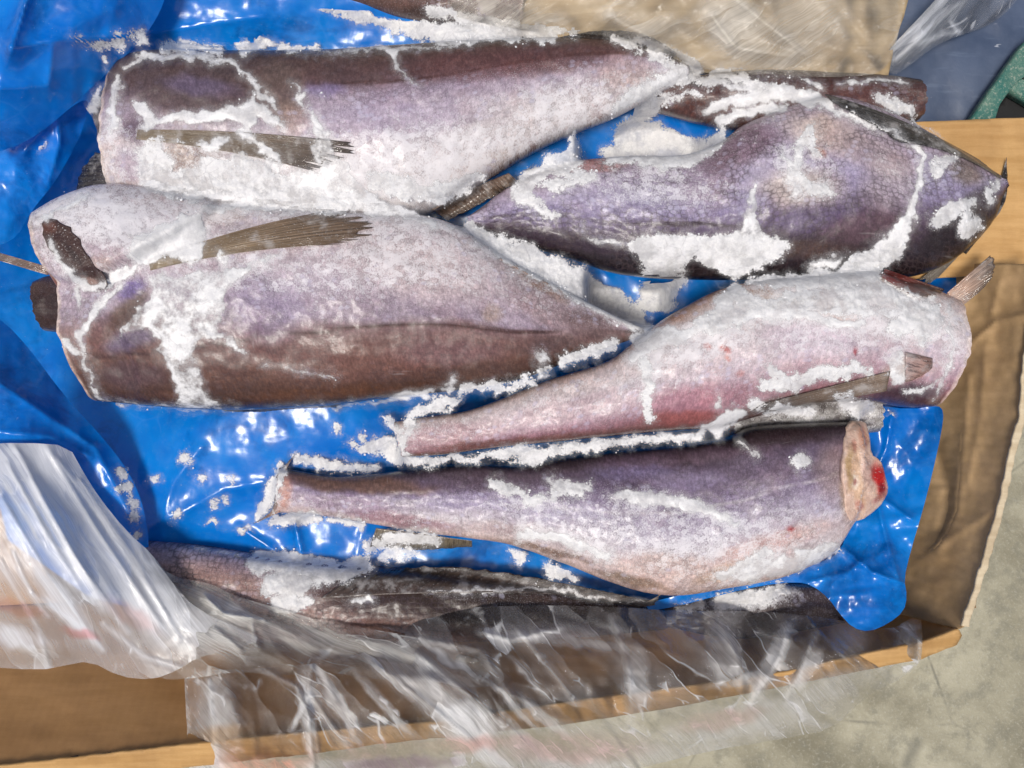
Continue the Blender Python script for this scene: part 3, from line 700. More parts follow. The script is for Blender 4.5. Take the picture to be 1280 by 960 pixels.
def fish(key, label, U, Lw, thick, zc, dorsal, stops, brushes=(), dust=(), dust_ramp=((0, .5), (1, .1)), lateral=None,
         scl=0.6, devs=(None, None), bumps=(), NS=None, seed=0, cat='fish', lumps=1.0, linecol=(88, 62, 60)):
    ln = max(np.linalg.norm(np.diff(np.array(U, float), axis=0), axis=1).sum(), 60)
    NS = NS or int(ln / 2.3)
    NT_, NB = 84, 14
    u = catmull(U, NS); l = catmull(Lw, NS)
    s = np.linspace(0, 1, NS)
    T = np.interp(s, [p[0] for p in thick], [p[1] for p in thick])
    Z = np.interp(s, [p[0] for p in zc], [p[1] for p in zc]) if isinstance(zc, (list, tuple)) else np.full(NS, zc)
    th = np.r_[np.linspace(0, np.pi, NT_, endpoint=False), np.linspace(np.pi, 2 * np.pi, NB, endpoint=False)]
    q = (1 - np.cos(th)) / 2
    zz = np.sign(np.sin(th)) * np.abs(np.sin(th)) ** 0.66
    S, Q = np.meshgrid(s, q, indexing='ij')
    px = u[:, None, 0] * (1 - Q) + l[:, None, 0] * Q
    py = u[:, None, 1] * (1 - Q) + l[:, None, 1] * Q
    for e, dv in enumerate(devs):
        if dv:
            off = np.interp(q, [d[0] for d in dv], [d[1] for d in dv])[None]
            fall = (1 - S) if e == 0 else S
            px = px + off * np.clip((fall - 0.75) / 0.25, 0, 1) ** 2
    for e in (0, 1):
        fall = np.clip(((1 - S if e == 0 else S) - 0.93) / 0.07, 0, 1) ** 2
        px = px + fall * 5 * fbm(Q * 7, Q * 0 + e, seed + 50 + e, 3)
    z = Z[:, None] + T[:, None] * zz[None]
    topw = np.clip(zz, 0, 1)[None]
    z = z + topw * lumps * (0.0026 * fbm(px / 60, py / 40, seed + 31, 3) + 0.0008 * fbm(px / 16, py / 12, seed + 37, 3))
    for bp_, bh, bw in bumps:
        sdb = poly_sd(chaikin(bp_), px + 4 * fbm(px / 20, py / 20, seed + 70, 3), py + 4 * fbm(px / 20, py / 20, seed + 71, 3))[0]
        z = z + topw * bh * sstep(-bw * .3, bw, sdb)
    W = P(px, py, Z[:, None] * np.ones_like(z))      # widest outline sits at the middle height
    W[..., 2] = z
    ctr = W.reshape(-1, 3).mean(0); ctr[2] = W[..., 2].min()
    faces = grid_faces(NS, len(th), True)
    fpx, fpy = to_px(W)
    fpx, fpy = fpx.ravel(), fpy.ravel()
    v = (1 - Q) if dorsal == 'U' else Q
    vv = v + 0.035 * fbm(px / 40, py / 22, seed + 3, 4)
    base = ramp(vv.ravel(), stops)
    if lateral:
        lq = np.interp(s, [a[0] for a in lateral], [a[1] for a in lateral])[:, None]
        wid = np.linalg.norm(u - l, axis=1)[:, None]
        d = np.abs(Q - lq) * wid + 0.6 * perlin(px / 5, py / 5, seed)
        f = (sstep(3.2, 0.8, d) * 0.9 * sstep(0.0, 0.08, S) * sstep(-.7, -.1, fbm(px / 30, py / 30, seed + 8, 2))).ravel()[:, None]
        base = base * (1 - f) + np.array(linecol, float) * f
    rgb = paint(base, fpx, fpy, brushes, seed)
    for e in (0, 1):
        if np.linalg.norm((u - l)[-e]) > 70:
            ee = np.broadcast_to((S if e == 0 else 1 - S) * ln, Q.shape).ravel() + 3 * fbm(fpx / 9, fpy / 9, seed + 61, 2)
            f = (0.75 * sstep(6.5, 1.5, ee))[:, None]
            rgb = rgb * (1 - f) + np.array((226, 208, 200.0)) * f
    lum = rgb.mean(1, keepdims=True)
    rgb = (lum + (rgb - lum) * 0.90) * np.array([1.0, 0.995, 0.965])
    rgb = 255 * (np.clip(rgb, 0, 255) / 255) ** 1.14
    col = np.c_[lin(np.clip(rgb, 0, 255)), np.ones(len(rgb))]
    du = np.interp(v.ravel(), [a[0] for a in dust_ramp], [a[1] for a in dust_ramp])
    wx = fpx + 8 * fbm(fpx / 30, fpy / 30, seed + 5, 3); wy = fpy + 8 * fbm(fpx / 30, fpy / 30, seed + 9, 3)
    for (bx, by, rx, ry, ang, al) in dust:
        ca, sa = math.cos(math.radians(ang)), math.sin(math.radians(ang))
        uu = ((wx - bx) * ca + (wy - by) * sa) / rx; v2 = (-(wx - bx) * sa + (wy - by) * ca) / ry
        du = du + al * sstep(1.3, 0.3, np.hypot(uu, v2))
    mk = sample(Mk, fpx, fpy)
    du = du + 0.30 * sstep(-11, 3, mk + 6 * fbm(fpx / 16, fpy / 16, seed + 12, 3))
    du = np.clip(du, 0, 1)
    ulen = np.r_[0, np.cumsum(np.linalg.norm(np.diff((u + l) / 2, axis=0), axis=1))] * 0.0005
    fuv = np.stack([np.broadcast_to(ulen[:, None], Q.shape), (Q - 0.5) * np.linalg.norm(u - l, axis=1)[:, None] * 0.00055, np.full(Q.shape, seed * 0.37)], -1)
    t = thing('frozen_fish', label, cat, ctr, GROUP)
    body = mesh_obj('body', W.reshape(-1, 3), faces, M_SKIN, t, ctr,
                    {'col': ('FLOAT_COLOR', col), 'dust': ('FLOAT', du), 'fuv': ('FLOAT_VECTOR', fuv.reshape(-1, 3)),
                     'scl': ('FLOAT', np.full(len(du), scl))}, owner=key)
    # ends: raw flesh closing the tube
    for e, i in ((0, 0), (1, NS - 1)):
        ring = W[i]
        c = ring.mean(0)
        rings = [ring * (1 - k) + c * k for k in (0.0, 0.25, 0.6, 0.92)]
        R = np.array(rings)
        inward = (W[min(6, NS - 1)] - W[0]).mean(0) if e == 0 else (W[NS - 7] - W[-1]).mean(0)
        inward /= np.linalg.norm(inward) + 1e-9
        R += inward[None, None] * (np.array([0, 0.0015, 0.003, 0.0035])[:, None, None])
        ff = grid_faces(4, len(th), True)
        ff = ff[:, ::-1] if e else ff
        ffl = ff.tolist() + [[3 * len(th) + j for j in range(len(th))]]
        if np.linalg.norm(u[i] - l[i]) > 25:
            cc = np.tile(np.r_[lin((150, 105, 92)), 1], (R.shape[0] * R.shape[1], 1))
            mesh_obj('cut_face', R.reshape(-1, 3), ffl, M_FLESH, t, ctr, {'col': ('FLOAT_COLOR', cc)}, owner=key)
    FISH[key] = (t, ctr)
    return t

f1 = fish('f1', 'long fish along the top, brown back upward, dark side fin iced over near its cut',
     [(148, 92), (165, 74), (200, 68), (280, 69), (360, 69), (430, 67), (500, 62), (590, 56), (690, 51), (760, 51), (810, 60), (858, 84)],
     [(143, 237), (200, 258), (280, 272), (380, 280), (470, 281), (545, 262), (610, 222), (672, 187), (720, 165), (765, 148), (815, 122), (858, 98)],
     [(0, .026), (.12, .036), (.5, .036), (.8, .020), (1, .007)], [(0, -.004), (.6, -.004), (1, -.006)], 'U',
     [(0, (216, 207, 211)), (.3, (212, 203, 210)), (.52, (190, 178, 196)), (.66, (162, 147, 170)), (.71, (142, 122, 138)), (.745, (106, 84, 88)), (.88, (98, 76, 74)), (.97, (74, 60, 54)), (1, (52, 42, 40))],
     [(240, 105, 130, 50, 5, (98, 82, 84), .9), (250, 108, 55, 14, 8, (124, 112, 150), .6), (170, 160, 26, 18, 0, (108, 88, 108), .8),
      (240, 195, 45, 30, 0, (150, 126, 118), .75), (165, 205, 26, 26, 0, (176, 164, 190), .7), (345, 110, 40, 40, 0, (118, 100, 96), .8), (365, 145, 28, 22, 20, (160, 138, 128), .7),
      (405, 112, 30, 10, 0, (140, 128, 175), .7), (600, 80, 110, 22, -5, (112, 74, 74), .6), (700, 75, 70, 18, -8, (106, 72, 70), .6), (780, 90, 40, 26, -10, (196, 172, 172), .6),
      (600, 215, 70, 20, -30, (214, 196, 190), .6), (440, 175, 50, 25, 0, (206, 188, 198), .5), (640, 205, 60, 6, -33, (132, 102, 96), .7), (735, 160, 45, 7, -28, (118, 88, 84), .8), (480, 150, 120, 26, -4, (182, 168, 200), .5)],
     [(500, 200, 150, 45, -8, .45), (700, 140, 80, 40, -20, .25), (240, 115, 130, 50, 0, -.45), (300, 95, 60, 40, 0, -.2), (345, 115, 35, 40, 0, -.2)],
     ((0, .70), (.45, .62), (.66, .34), (.74, .08), (1, .04)), lateral=[(0, .3), (.2, .28), (.4, .27), (.62, .285), (.85, .25), (1, .3)], seed=1, scl=.55)

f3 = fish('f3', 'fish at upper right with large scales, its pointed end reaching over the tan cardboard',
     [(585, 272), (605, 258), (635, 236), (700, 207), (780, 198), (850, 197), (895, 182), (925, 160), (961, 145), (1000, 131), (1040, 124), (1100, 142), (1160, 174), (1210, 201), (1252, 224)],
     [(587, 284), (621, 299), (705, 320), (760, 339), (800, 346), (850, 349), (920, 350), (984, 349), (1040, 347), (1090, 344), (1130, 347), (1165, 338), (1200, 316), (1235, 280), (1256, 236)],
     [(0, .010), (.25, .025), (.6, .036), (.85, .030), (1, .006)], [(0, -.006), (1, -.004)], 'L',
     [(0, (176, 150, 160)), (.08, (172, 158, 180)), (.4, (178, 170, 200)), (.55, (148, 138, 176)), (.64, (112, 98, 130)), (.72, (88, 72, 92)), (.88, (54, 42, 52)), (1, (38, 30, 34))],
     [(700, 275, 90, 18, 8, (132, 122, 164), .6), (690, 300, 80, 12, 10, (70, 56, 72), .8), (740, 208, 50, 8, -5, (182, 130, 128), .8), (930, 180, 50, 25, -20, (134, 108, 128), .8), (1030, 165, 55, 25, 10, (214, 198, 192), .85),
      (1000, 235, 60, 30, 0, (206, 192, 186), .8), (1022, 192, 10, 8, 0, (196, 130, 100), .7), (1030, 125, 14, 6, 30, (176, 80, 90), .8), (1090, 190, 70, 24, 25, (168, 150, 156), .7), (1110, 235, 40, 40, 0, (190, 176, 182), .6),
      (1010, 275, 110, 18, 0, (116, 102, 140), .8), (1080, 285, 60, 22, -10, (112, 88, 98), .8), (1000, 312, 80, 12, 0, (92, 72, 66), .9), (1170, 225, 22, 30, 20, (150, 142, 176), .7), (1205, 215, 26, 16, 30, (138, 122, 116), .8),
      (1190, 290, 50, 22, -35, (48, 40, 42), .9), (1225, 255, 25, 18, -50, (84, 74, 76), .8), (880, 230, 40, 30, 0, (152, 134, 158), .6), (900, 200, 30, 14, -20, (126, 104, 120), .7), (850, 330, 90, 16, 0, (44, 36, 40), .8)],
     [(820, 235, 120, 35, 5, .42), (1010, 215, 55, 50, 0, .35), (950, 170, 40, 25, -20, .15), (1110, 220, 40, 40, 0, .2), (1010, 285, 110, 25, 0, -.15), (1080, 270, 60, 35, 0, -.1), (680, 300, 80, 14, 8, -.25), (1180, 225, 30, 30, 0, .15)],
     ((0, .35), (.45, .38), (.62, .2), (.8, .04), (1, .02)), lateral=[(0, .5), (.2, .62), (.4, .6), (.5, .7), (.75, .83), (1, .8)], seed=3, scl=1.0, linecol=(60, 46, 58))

f2 = fish('f2', 'broad fish at middle left with pale collar lobe and light brown fin across it',
     [(60, 267), (95, 247), (141, 234), (200, 239), (300, 254), (430, 266), (510, 269), (560, 279), (600, 302), (640, 328), (705, 363), (760, 391), (800, 409)],
     [(124, 501), (200, 508), (269, 512), (336, 511), (420, 506), (487, 497), (571, 488), (640, 477), (685, 462), (720, 448), (760, 434), (788, 425), (805, 416)],
     [(0, .030), (.15, .040), (.5, .040), (.8, .024), (1, .006)], [(0, .006), (.7, .006), (1, .000)], 'L',
     [(0, (212, 203, 210)), (.25, (206, 192, 204)), (.45, (190, 174, 192)), (.58, (158, 142, 164)), (.635, (146, 118, 122)), (.70, (132, 100, 98)), (.85, (112, 80, 70)), (.96, (84, 58, 48)), (1, (48, 36, 32))],
     [(330, 385, 60, 45, 0, (152, 138, 172), .75), (265, 400, 40, 30, 0, (150, 134, 150), .6), (160, 390, 40, 16, -50, (104, 80, 72), .9), (165, 362, 18, 12, -30, (128, 112, 180), .85), (165, 425, 40, 14, -15, (118, 106, 138), .85), (165, 470, 50, 20, 0, (100, 78, 84), .85), (220, 492, 30, 6, -5, (110, 76, 60), .8),  # brown brush under the collar lobe also paints the dark of its step
      (330, 445, 80, 14, 0, (130, 100, 100), .6), (430, 455, 120, 26, 0, (136, 98, 92), .6), (420, 490, 130, 10, -3, (112, 74, 54), .75), (560, 440, 80, 20, 0, (150, 116, 124), .6), (520, 335, 110, 40, 15, (214, 196, 202), .7), (690, 390, 70, 25, 30, (172, 150, 158), .75), (745, 410, 50, 18, 20, (134, 112, 116), .85),
      (615, 392, 14, 12, 0, (176, 156, 148), .7), (670, 350, 50, 10, 32, (172, 140, 126), .8), (700, 430, 60, 12, -10, (110, 88, 88), .7), (600, 465, 80, 10, -5, (104, 78, 70), .7), (130, 270, 70, 30, 10, (206, 202, 216), .8), (120, 335, 30, 14, -20, (206, 186, 182), .7), (280, 265, 30, 16, 0, (204, 178, 172), .6), (380, 355, 60, 20, 0, (198, 186, 206), .5)],
     [(140, 275, 90, 40, 8, .45), (420, 350, 120, 50, 0, .2), (520, 320, 100, 40, 15, .25), (160, 390, 45, 25, -40, -.5), (170, 440, 50, 40, 0, -.4), (330, 440, 120, 40, 0, -.12), (740, 405, 60, 22, 20, -.2), (260, 265, 60, 20, 0, .2)],
     ((0, .66), (.4, .58), (.58, .34), (.64, .08), (1, .03)), lateral=[(0, .8), (.15, .76), (.35, .66), (.5, .63), (.8, .62), (1, .6)],
     devs=([(0, -6), (.2, 0), (.4, 14), (.65, -6), (1, 0)], None), bumps=[([(30, 220), (200, 220), (300, 262), (262, 300), (200, 338), (150, 352), (112, 366), (60, 330)], .010, 9), ([(40, 350), (104, 366), (190, 410), (200, 520), (100, 520)], -.003, 12)], seed=2, scl=.65)

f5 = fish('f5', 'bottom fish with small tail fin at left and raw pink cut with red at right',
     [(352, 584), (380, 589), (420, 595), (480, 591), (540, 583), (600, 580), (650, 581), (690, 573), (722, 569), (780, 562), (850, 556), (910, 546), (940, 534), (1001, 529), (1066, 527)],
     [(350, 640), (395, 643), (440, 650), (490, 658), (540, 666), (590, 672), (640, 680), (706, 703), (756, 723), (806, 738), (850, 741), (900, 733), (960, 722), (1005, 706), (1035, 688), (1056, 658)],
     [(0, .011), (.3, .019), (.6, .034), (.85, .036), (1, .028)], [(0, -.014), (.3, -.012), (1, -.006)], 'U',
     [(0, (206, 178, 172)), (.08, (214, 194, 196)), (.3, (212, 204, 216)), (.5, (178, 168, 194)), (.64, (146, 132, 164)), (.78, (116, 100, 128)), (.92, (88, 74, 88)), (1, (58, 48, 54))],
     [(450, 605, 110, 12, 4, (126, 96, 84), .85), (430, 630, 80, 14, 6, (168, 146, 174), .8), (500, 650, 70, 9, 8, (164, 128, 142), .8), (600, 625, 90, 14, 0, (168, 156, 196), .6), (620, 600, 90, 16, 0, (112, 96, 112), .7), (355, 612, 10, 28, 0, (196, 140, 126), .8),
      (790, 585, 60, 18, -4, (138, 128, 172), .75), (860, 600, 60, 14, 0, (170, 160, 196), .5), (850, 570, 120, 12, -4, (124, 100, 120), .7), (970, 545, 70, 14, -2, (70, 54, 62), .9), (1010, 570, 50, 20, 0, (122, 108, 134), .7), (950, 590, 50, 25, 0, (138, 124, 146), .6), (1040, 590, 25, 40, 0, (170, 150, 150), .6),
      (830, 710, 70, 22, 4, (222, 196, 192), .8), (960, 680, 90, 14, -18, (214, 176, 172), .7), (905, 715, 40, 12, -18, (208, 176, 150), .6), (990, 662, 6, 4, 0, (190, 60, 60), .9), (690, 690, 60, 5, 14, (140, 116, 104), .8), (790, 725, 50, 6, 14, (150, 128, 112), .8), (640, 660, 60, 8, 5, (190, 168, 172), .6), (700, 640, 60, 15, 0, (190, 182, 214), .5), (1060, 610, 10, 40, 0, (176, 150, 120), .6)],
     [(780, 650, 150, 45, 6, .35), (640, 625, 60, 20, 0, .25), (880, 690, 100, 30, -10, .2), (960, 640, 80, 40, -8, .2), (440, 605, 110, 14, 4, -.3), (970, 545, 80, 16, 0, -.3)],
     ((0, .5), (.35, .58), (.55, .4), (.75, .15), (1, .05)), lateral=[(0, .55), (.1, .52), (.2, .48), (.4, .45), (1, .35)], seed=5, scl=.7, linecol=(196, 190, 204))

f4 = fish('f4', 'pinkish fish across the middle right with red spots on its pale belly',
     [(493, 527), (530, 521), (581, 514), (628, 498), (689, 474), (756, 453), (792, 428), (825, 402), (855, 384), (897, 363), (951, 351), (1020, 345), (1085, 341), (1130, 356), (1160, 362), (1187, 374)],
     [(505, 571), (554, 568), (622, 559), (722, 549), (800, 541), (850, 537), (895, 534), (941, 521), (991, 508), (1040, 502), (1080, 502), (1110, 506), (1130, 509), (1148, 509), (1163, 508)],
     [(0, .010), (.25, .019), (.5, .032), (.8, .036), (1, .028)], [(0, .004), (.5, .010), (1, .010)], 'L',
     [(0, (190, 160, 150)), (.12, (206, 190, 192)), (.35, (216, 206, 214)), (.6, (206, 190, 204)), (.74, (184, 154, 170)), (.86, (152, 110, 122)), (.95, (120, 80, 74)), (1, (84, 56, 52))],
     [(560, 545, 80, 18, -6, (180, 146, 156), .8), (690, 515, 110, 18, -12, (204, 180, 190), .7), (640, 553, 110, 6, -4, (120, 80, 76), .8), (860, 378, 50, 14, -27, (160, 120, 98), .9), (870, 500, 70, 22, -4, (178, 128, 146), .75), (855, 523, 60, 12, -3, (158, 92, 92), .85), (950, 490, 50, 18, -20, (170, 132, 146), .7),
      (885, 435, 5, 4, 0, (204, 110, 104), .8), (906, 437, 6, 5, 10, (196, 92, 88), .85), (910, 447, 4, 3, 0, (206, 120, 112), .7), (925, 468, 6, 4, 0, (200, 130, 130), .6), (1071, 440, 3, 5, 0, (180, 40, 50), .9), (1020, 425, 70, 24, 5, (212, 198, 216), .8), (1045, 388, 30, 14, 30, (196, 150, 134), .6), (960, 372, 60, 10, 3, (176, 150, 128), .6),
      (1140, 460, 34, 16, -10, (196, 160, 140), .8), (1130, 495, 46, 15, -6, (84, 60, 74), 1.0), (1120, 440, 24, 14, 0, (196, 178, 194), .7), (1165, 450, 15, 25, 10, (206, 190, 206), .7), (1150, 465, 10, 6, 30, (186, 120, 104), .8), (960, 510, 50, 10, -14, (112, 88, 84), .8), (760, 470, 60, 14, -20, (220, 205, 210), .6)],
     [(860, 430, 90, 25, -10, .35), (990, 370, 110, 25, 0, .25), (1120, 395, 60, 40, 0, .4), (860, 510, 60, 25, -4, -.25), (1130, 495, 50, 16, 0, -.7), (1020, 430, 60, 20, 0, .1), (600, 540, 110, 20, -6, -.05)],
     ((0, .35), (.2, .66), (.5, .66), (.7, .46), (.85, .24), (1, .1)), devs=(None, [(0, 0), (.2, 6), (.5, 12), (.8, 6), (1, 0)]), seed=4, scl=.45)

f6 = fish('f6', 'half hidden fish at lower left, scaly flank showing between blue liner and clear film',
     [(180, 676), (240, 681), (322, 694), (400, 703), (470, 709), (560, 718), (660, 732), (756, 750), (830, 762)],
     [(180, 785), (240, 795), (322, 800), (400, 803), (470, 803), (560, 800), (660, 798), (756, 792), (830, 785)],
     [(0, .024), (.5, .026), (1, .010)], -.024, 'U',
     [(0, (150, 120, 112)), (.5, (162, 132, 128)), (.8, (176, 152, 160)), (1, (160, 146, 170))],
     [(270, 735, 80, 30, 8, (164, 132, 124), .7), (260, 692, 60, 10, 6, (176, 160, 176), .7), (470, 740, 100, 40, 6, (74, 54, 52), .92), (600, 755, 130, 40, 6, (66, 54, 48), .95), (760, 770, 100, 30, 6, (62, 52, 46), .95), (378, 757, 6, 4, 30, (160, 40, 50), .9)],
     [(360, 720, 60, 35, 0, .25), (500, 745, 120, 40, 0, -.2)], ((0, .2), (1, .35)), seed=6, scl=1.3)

f7 = fish('f7', 'dark reddish fish end capped with white ice beside the slate blue plastic',
     [(825, 100), (870, 97), (920, 93), (980, 92), (1040, 95), (1100, 98), (1138, 104)],
     [(825, 140), (870, 152), (920, 160), (980, 166), (1040, 170), (1100, 168), (1144, 152)],
     [(0, .012), (.4, .024), (1, .022)], -.018, 'U',
     [(0, (120, 84, 80)), (.4, (104, 70, 66)), (.7, (90, 58, 54)), (1, (60, 44, 42))],
     [(900, 100, 60, 6, 0, (52, 42, 40), .8), (1080, 115, 50, 12, 3, (112, 78, 76), .7), (880, 130, 40, 12, 10, (104, 66, 56), .8)],
     [(1120, 120, 30, 20, 0, .2)], ((0, .1), (1, .12)), seed=7, scl=1.0)

f8 = fish('f8', 'brown frosted fish at the top edge beyond the blue liner',
     [(360, -70), (460, -66), (560, -56), (660, -30)], [(372, -4), (440, 8), (500, 24), (560, 34), (650, 40)],
     [(0, .016), (.5, .022), (1, .012)], -.016, 'U',
     [(0, (112, 88, 84)), (.3, (126, 100, 94)), (1, (100, 80, 76))],
     [(560, 22, 60, 10, 10, (78, 66, 62), .7)], [(600, 15, 70, 20, 10, .25)], ((0, .2), (1, .3)), seed=8, scl=.6)

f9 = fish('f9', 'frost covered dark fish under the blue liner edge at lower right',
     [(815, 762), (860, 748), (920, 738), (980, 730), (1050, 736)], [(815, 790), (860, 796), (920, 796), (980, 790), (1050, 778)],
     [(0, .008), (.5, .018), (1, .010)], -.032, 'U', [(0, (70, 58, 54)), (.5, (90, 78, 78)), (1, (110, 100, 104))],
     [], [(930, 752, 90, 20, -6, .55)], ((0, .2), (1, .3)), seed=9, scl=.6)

f10 = fish('f10', 'pale frosted fish wedged between the pinkish fish and the bottom fish',
     [(915, 520), (960, 500), (1020, 490), (1090, 484)], [(915, 548), (960, 550), (1020, 546), (1095, 540)],
     [(0, .008), (.5, .018), (1, .016)], -.026, 'U', [(0, (150, 150, 152)), (.5, (176, 176, 180)), (1, (140, 134, 138))],
     [(1000, 515, 50, 6, -10, (84, 78, 78), .5)], [], ((0, .6), (1, .6)), seed=10, scl=1.2)

f11 = fish('f11', 'dark brown fish end poking out at the far left below the pale collar lobe',
     [(46, 352), (66, 345), (90, 346), (120, 352)], [(60, 414), (76, 416), (98, 418), (120, 420)],
     [(0, .014), (1, .022)], -.022, 'U', [(0, (70, 48, 44)), (.5, (64, 48, 48)), (1, (90, 70, 66))],
     [], [(90, 360, 14, 30, 0, .3)], ((0, .1), (1, .15)), seed=11, scl=.7)

# ------------------------------------------------------------------ ray casting on what stands so far
def make_bvh():
    vs_, fs_, own = [], [], []
    off = 0
    for v, f, o in REG:
        vs_.append(v)
        fs_.extend([[i + off for i in q] for q in f])
        own.extend([o] * len(f))
        off += len(v)
    V = np.vstack(vs_)
    return BVHTree.FromPolygons(V.tolist(), fs_), own
BVH, OWN = make_bvh()
CAMV = Vector((0, 0, CAM_H))
def surf_z(px, py, default=-0.03):
    d = Vector(((px - 640) / FPX, (480 - py) / FPX, -1.0))
    h = BVH.ray_cast(CAMV, d)
    return h[0].z if h[0] is not None else default

# ------------------------------------------------------------------ fins
def fin(key, name, root, tip, lift=(0.0008, 0.0014), col=((92, 78, 66), (70, 58, 48)), nrays=14, ragged=0.06, default=-0.02, drape=True, zr=None, na=None, nt=26, seed=0, thick=0.0004, label=None, bow=0.0):
    t, ctr = FISH[key]
    na = na or nrays * 4
    r = catmull(root, na); e = catmull(tip, na)
    a = np.linspace(0, 1, na); tt = np.linspace(0, 1, nt)
    rg = 1 - ragged * np.abs(perlin(a * nrays * 0.9, a * 0 + seed + .5, seed)) * 2
    Tm = tt[None] * rg[:, None]
    px = r[:, None, 0] * (1 - Tm) + e[:, None, 0] * Tm
    py = r[:, None, 1] * (1 - Tm) + e[:, None, 1] * Tm
    py = py - bow * 4 * Tm * (1 - Tm)
    if drape:
        z = np.array([[surf_z(x, y, default) for x, y in zip(rx, ry)] for rx, ry in zip(px, py)])
        # a stiff fin bridges hollows: smooth along the rays
        for _ in range(6):
            z[:, 1:-1] = np.maximum(z[:, 1:-1], (z[:, :-2] + z[:, 2:]) / 2 - 0.0001)
    else:
        z = np.zeros_like(px) + zr[0] * (1 - Tm) + zr[1] * Tm
    z = z + lift[0] + (lift[1] - lift[0]) * Tm + 0.00022 * np.sin(a * nrays * 2 * np.pi)[:, None] * np.clip(Tm * 4, 0, 1)
    z += 0.0006 * fbm(px / 25, py / 18, seed + 2, 2)
    W = P(px, py, z).reshape(-1, 3)
    Wb = W.copy(); Wb[:, 2] -= thick
    f = grid_faces(na, nt)
    n = len(W)
    fb = f[:, ::-1] + n
    rim = list(range(nt)) + [i * nt + nt - 1 for i in range(1, na)] + [(na - 1) * nt + j for j in range(nt - 2, -1, -1)] + [i * nt for i in range(na - 2, 0, -1)]
    side = [[rim[i], rim[i - 1], rim[i - 1] + n, rim[i] + n] for i in range(len(rim))]
    c = np.array(col[0], float) * (1 - Tm[..., None]) + np.array(col[1], float) * Tm[..., None]
    c = c * (1 + 0.12 * fbm(px / 20, py / 14, seed + 4, 2))[..., None]
    c = np.c_[lin(np.clip(c.reshape(-1, 3), 0, 255)), np.ones(n)]
    st = np.stack(np.broadcast_arrays(a[:, None] * nrays / 14, Tm, seed * 1.7), -1).reshape(-1, 3)
    return mesh_obj(name, np.vstack([W, Wb]), f.tolist() + fb.tolist() + side, M_FIN, t, ctr,
             {'col': ('FLOAT_COLOR', np.vstack([c, c])), 'fuv': ('FLOAT_VECTOR', np.vstack([st, st]))}, owner=key)

fin('f1', 'pectoral_fin', [(172, 162), (170, 174)], [(455, 180), (440, 196), (415, 205), (392, 214)], col=((124, 110, 88), (84, 72, 66)), nrays=16, ragged=.1, seed=1, bow=5)
fin('f1', 'dorsal_fin', [(684, 53), (740, 54), (800, 62), (838, 76)], [(700, 46), (748, 38), (806, 42), (846, 66)], col=((44, 36, 32), (34, 28, 26)), nrays=18, default=-.01, drape=False, zr=(.004, .002), nt=10, seed=2)
fin('f1', 'anal_fin', [(540, 262), (580, 240), (636, 216)], [(560, 276), (600, 256), (648, 228)], col=((120, 100, 90), (92, 78, 68)), nrays=20, nt=12, seed=3, lift=(.002, .003))
fin('f1', 'collar_fin', [(146, 196), (142, 232)], [(118, 190), (100, 214), (94, 242)], col=((44, 32, 28), (24, 20, 20)), nrays=8, drape=False, zr=(-.004, -.012), nt=14, seed=4)
fin('f1', 'collar_fin', [(148, 94), (140, 175)], [(140, 98), (116, 132), (122, 178)], col=((120, 110, 104), (90, 80, 76)), nrays=6, drape=False, zr=(.004, -.010), nt=12, seed=14)
fin('f2', 'pectoral_fin', [(186, 326), (188, 338)], [(420, 262), (448, 268), (474, 287), (455, 297), (425, 306)], col=((124, 108, 82), (112, 92, 76)), nrays=18, ragged=.08, seed=5, bow=7)
fin('f2', 'dorsal_fin', [(270, 507), (340, 509), (425, 504)], [(282, 515), (350, 515), (420, 511)], col=((40, 32, 28), (30, 26, 24)), nrays=20, nt=6, drape=False, zr=(-.004, -.012), seed=6)
fin('f2', 'anal_fin', [(625, 324), (665, 346), (705, 366)], [(640, 322), (680, 345), (712, 368)], col=((164, 130, 110), (140, 108, 92)), nrays=14, nt=8, seed=7)
fin('f3', 'pectoral_fin', [(1248, 214), (1252, 224)], [(1028, 116), (1044, 130), (1080, 150), (1124, 178)], col=((104, 98, 88), (28, 24, 24)), nrays=12, ragged=.03, seed=8, lift=(.003, .006), default=-.005, bow=10)
fin('f3', 'collar_fin', [(1252, 222), (1240, 258), (1200, 312)], [(1259, 194), (1259, 240), (1248, 268), (1208, 318)], col=((66, 58, 46), (26, 22, 22)), nrays=10, drape=False, zr=(.003, .001), nt=10, seed=9)
fin('f3', 'pelvic_fin', [(1216, 296), (1228, 288)], [(1146, 352), (1158, 356), (1172, 348)], col=((84, 78, 72), (118, 112, 104)), nrays=10, drape=False, zr=(.000, -.006), seed=10)
fin('f4', 'pelvic_fin', [(1113, 464), (1108, 489)], [(948, 506), (940, 516), (968, 514)], col=((128, 110, 94), (78, 66, 58)), nrays=14, ragged=.03, seed=11, lift=(.002, .003), default=.0)
fin('f4', 'pectoral_fin', [(1184, 366), (1191, 392)], [(1238, 319), (1244, 326), (1241, 346), (1226, 364)], col=((196, 160, 140), (96, 84, 76)), nrays=10, ragged=.03, seed=12, drape=False, zr=(.018, .026))
fin('f4', 'pelvic_fin', [(1106, 336), (1102, 346)], [(1182, 362), (1170, 370), (1144, 372)], col=((120, 44, 46), (104, 80, 66)), nrays=10, seed=13, lift=(.004, .003), default=.0)
fin('f4', 'collar_fin', [(1132, 440), (1132, 478)], [(1166, 448), (1164, 462), (1140, 476)], col=((150, 130, 128), (128, 100, 92)), nrays=2, seed=23, lift=(.002, .002), ragged=.02)
fin('f5', 'tail_fin', [(358, 586), (352, 612), (350, 640)], [(368, 568), (346, 594), (344, 616), (338, 640), (314, 656)], col=((150, 112, 96), (96, 80, 66)), nrays=16, drape=False, zr=(-.008, -.012), nt=14, seed=15)
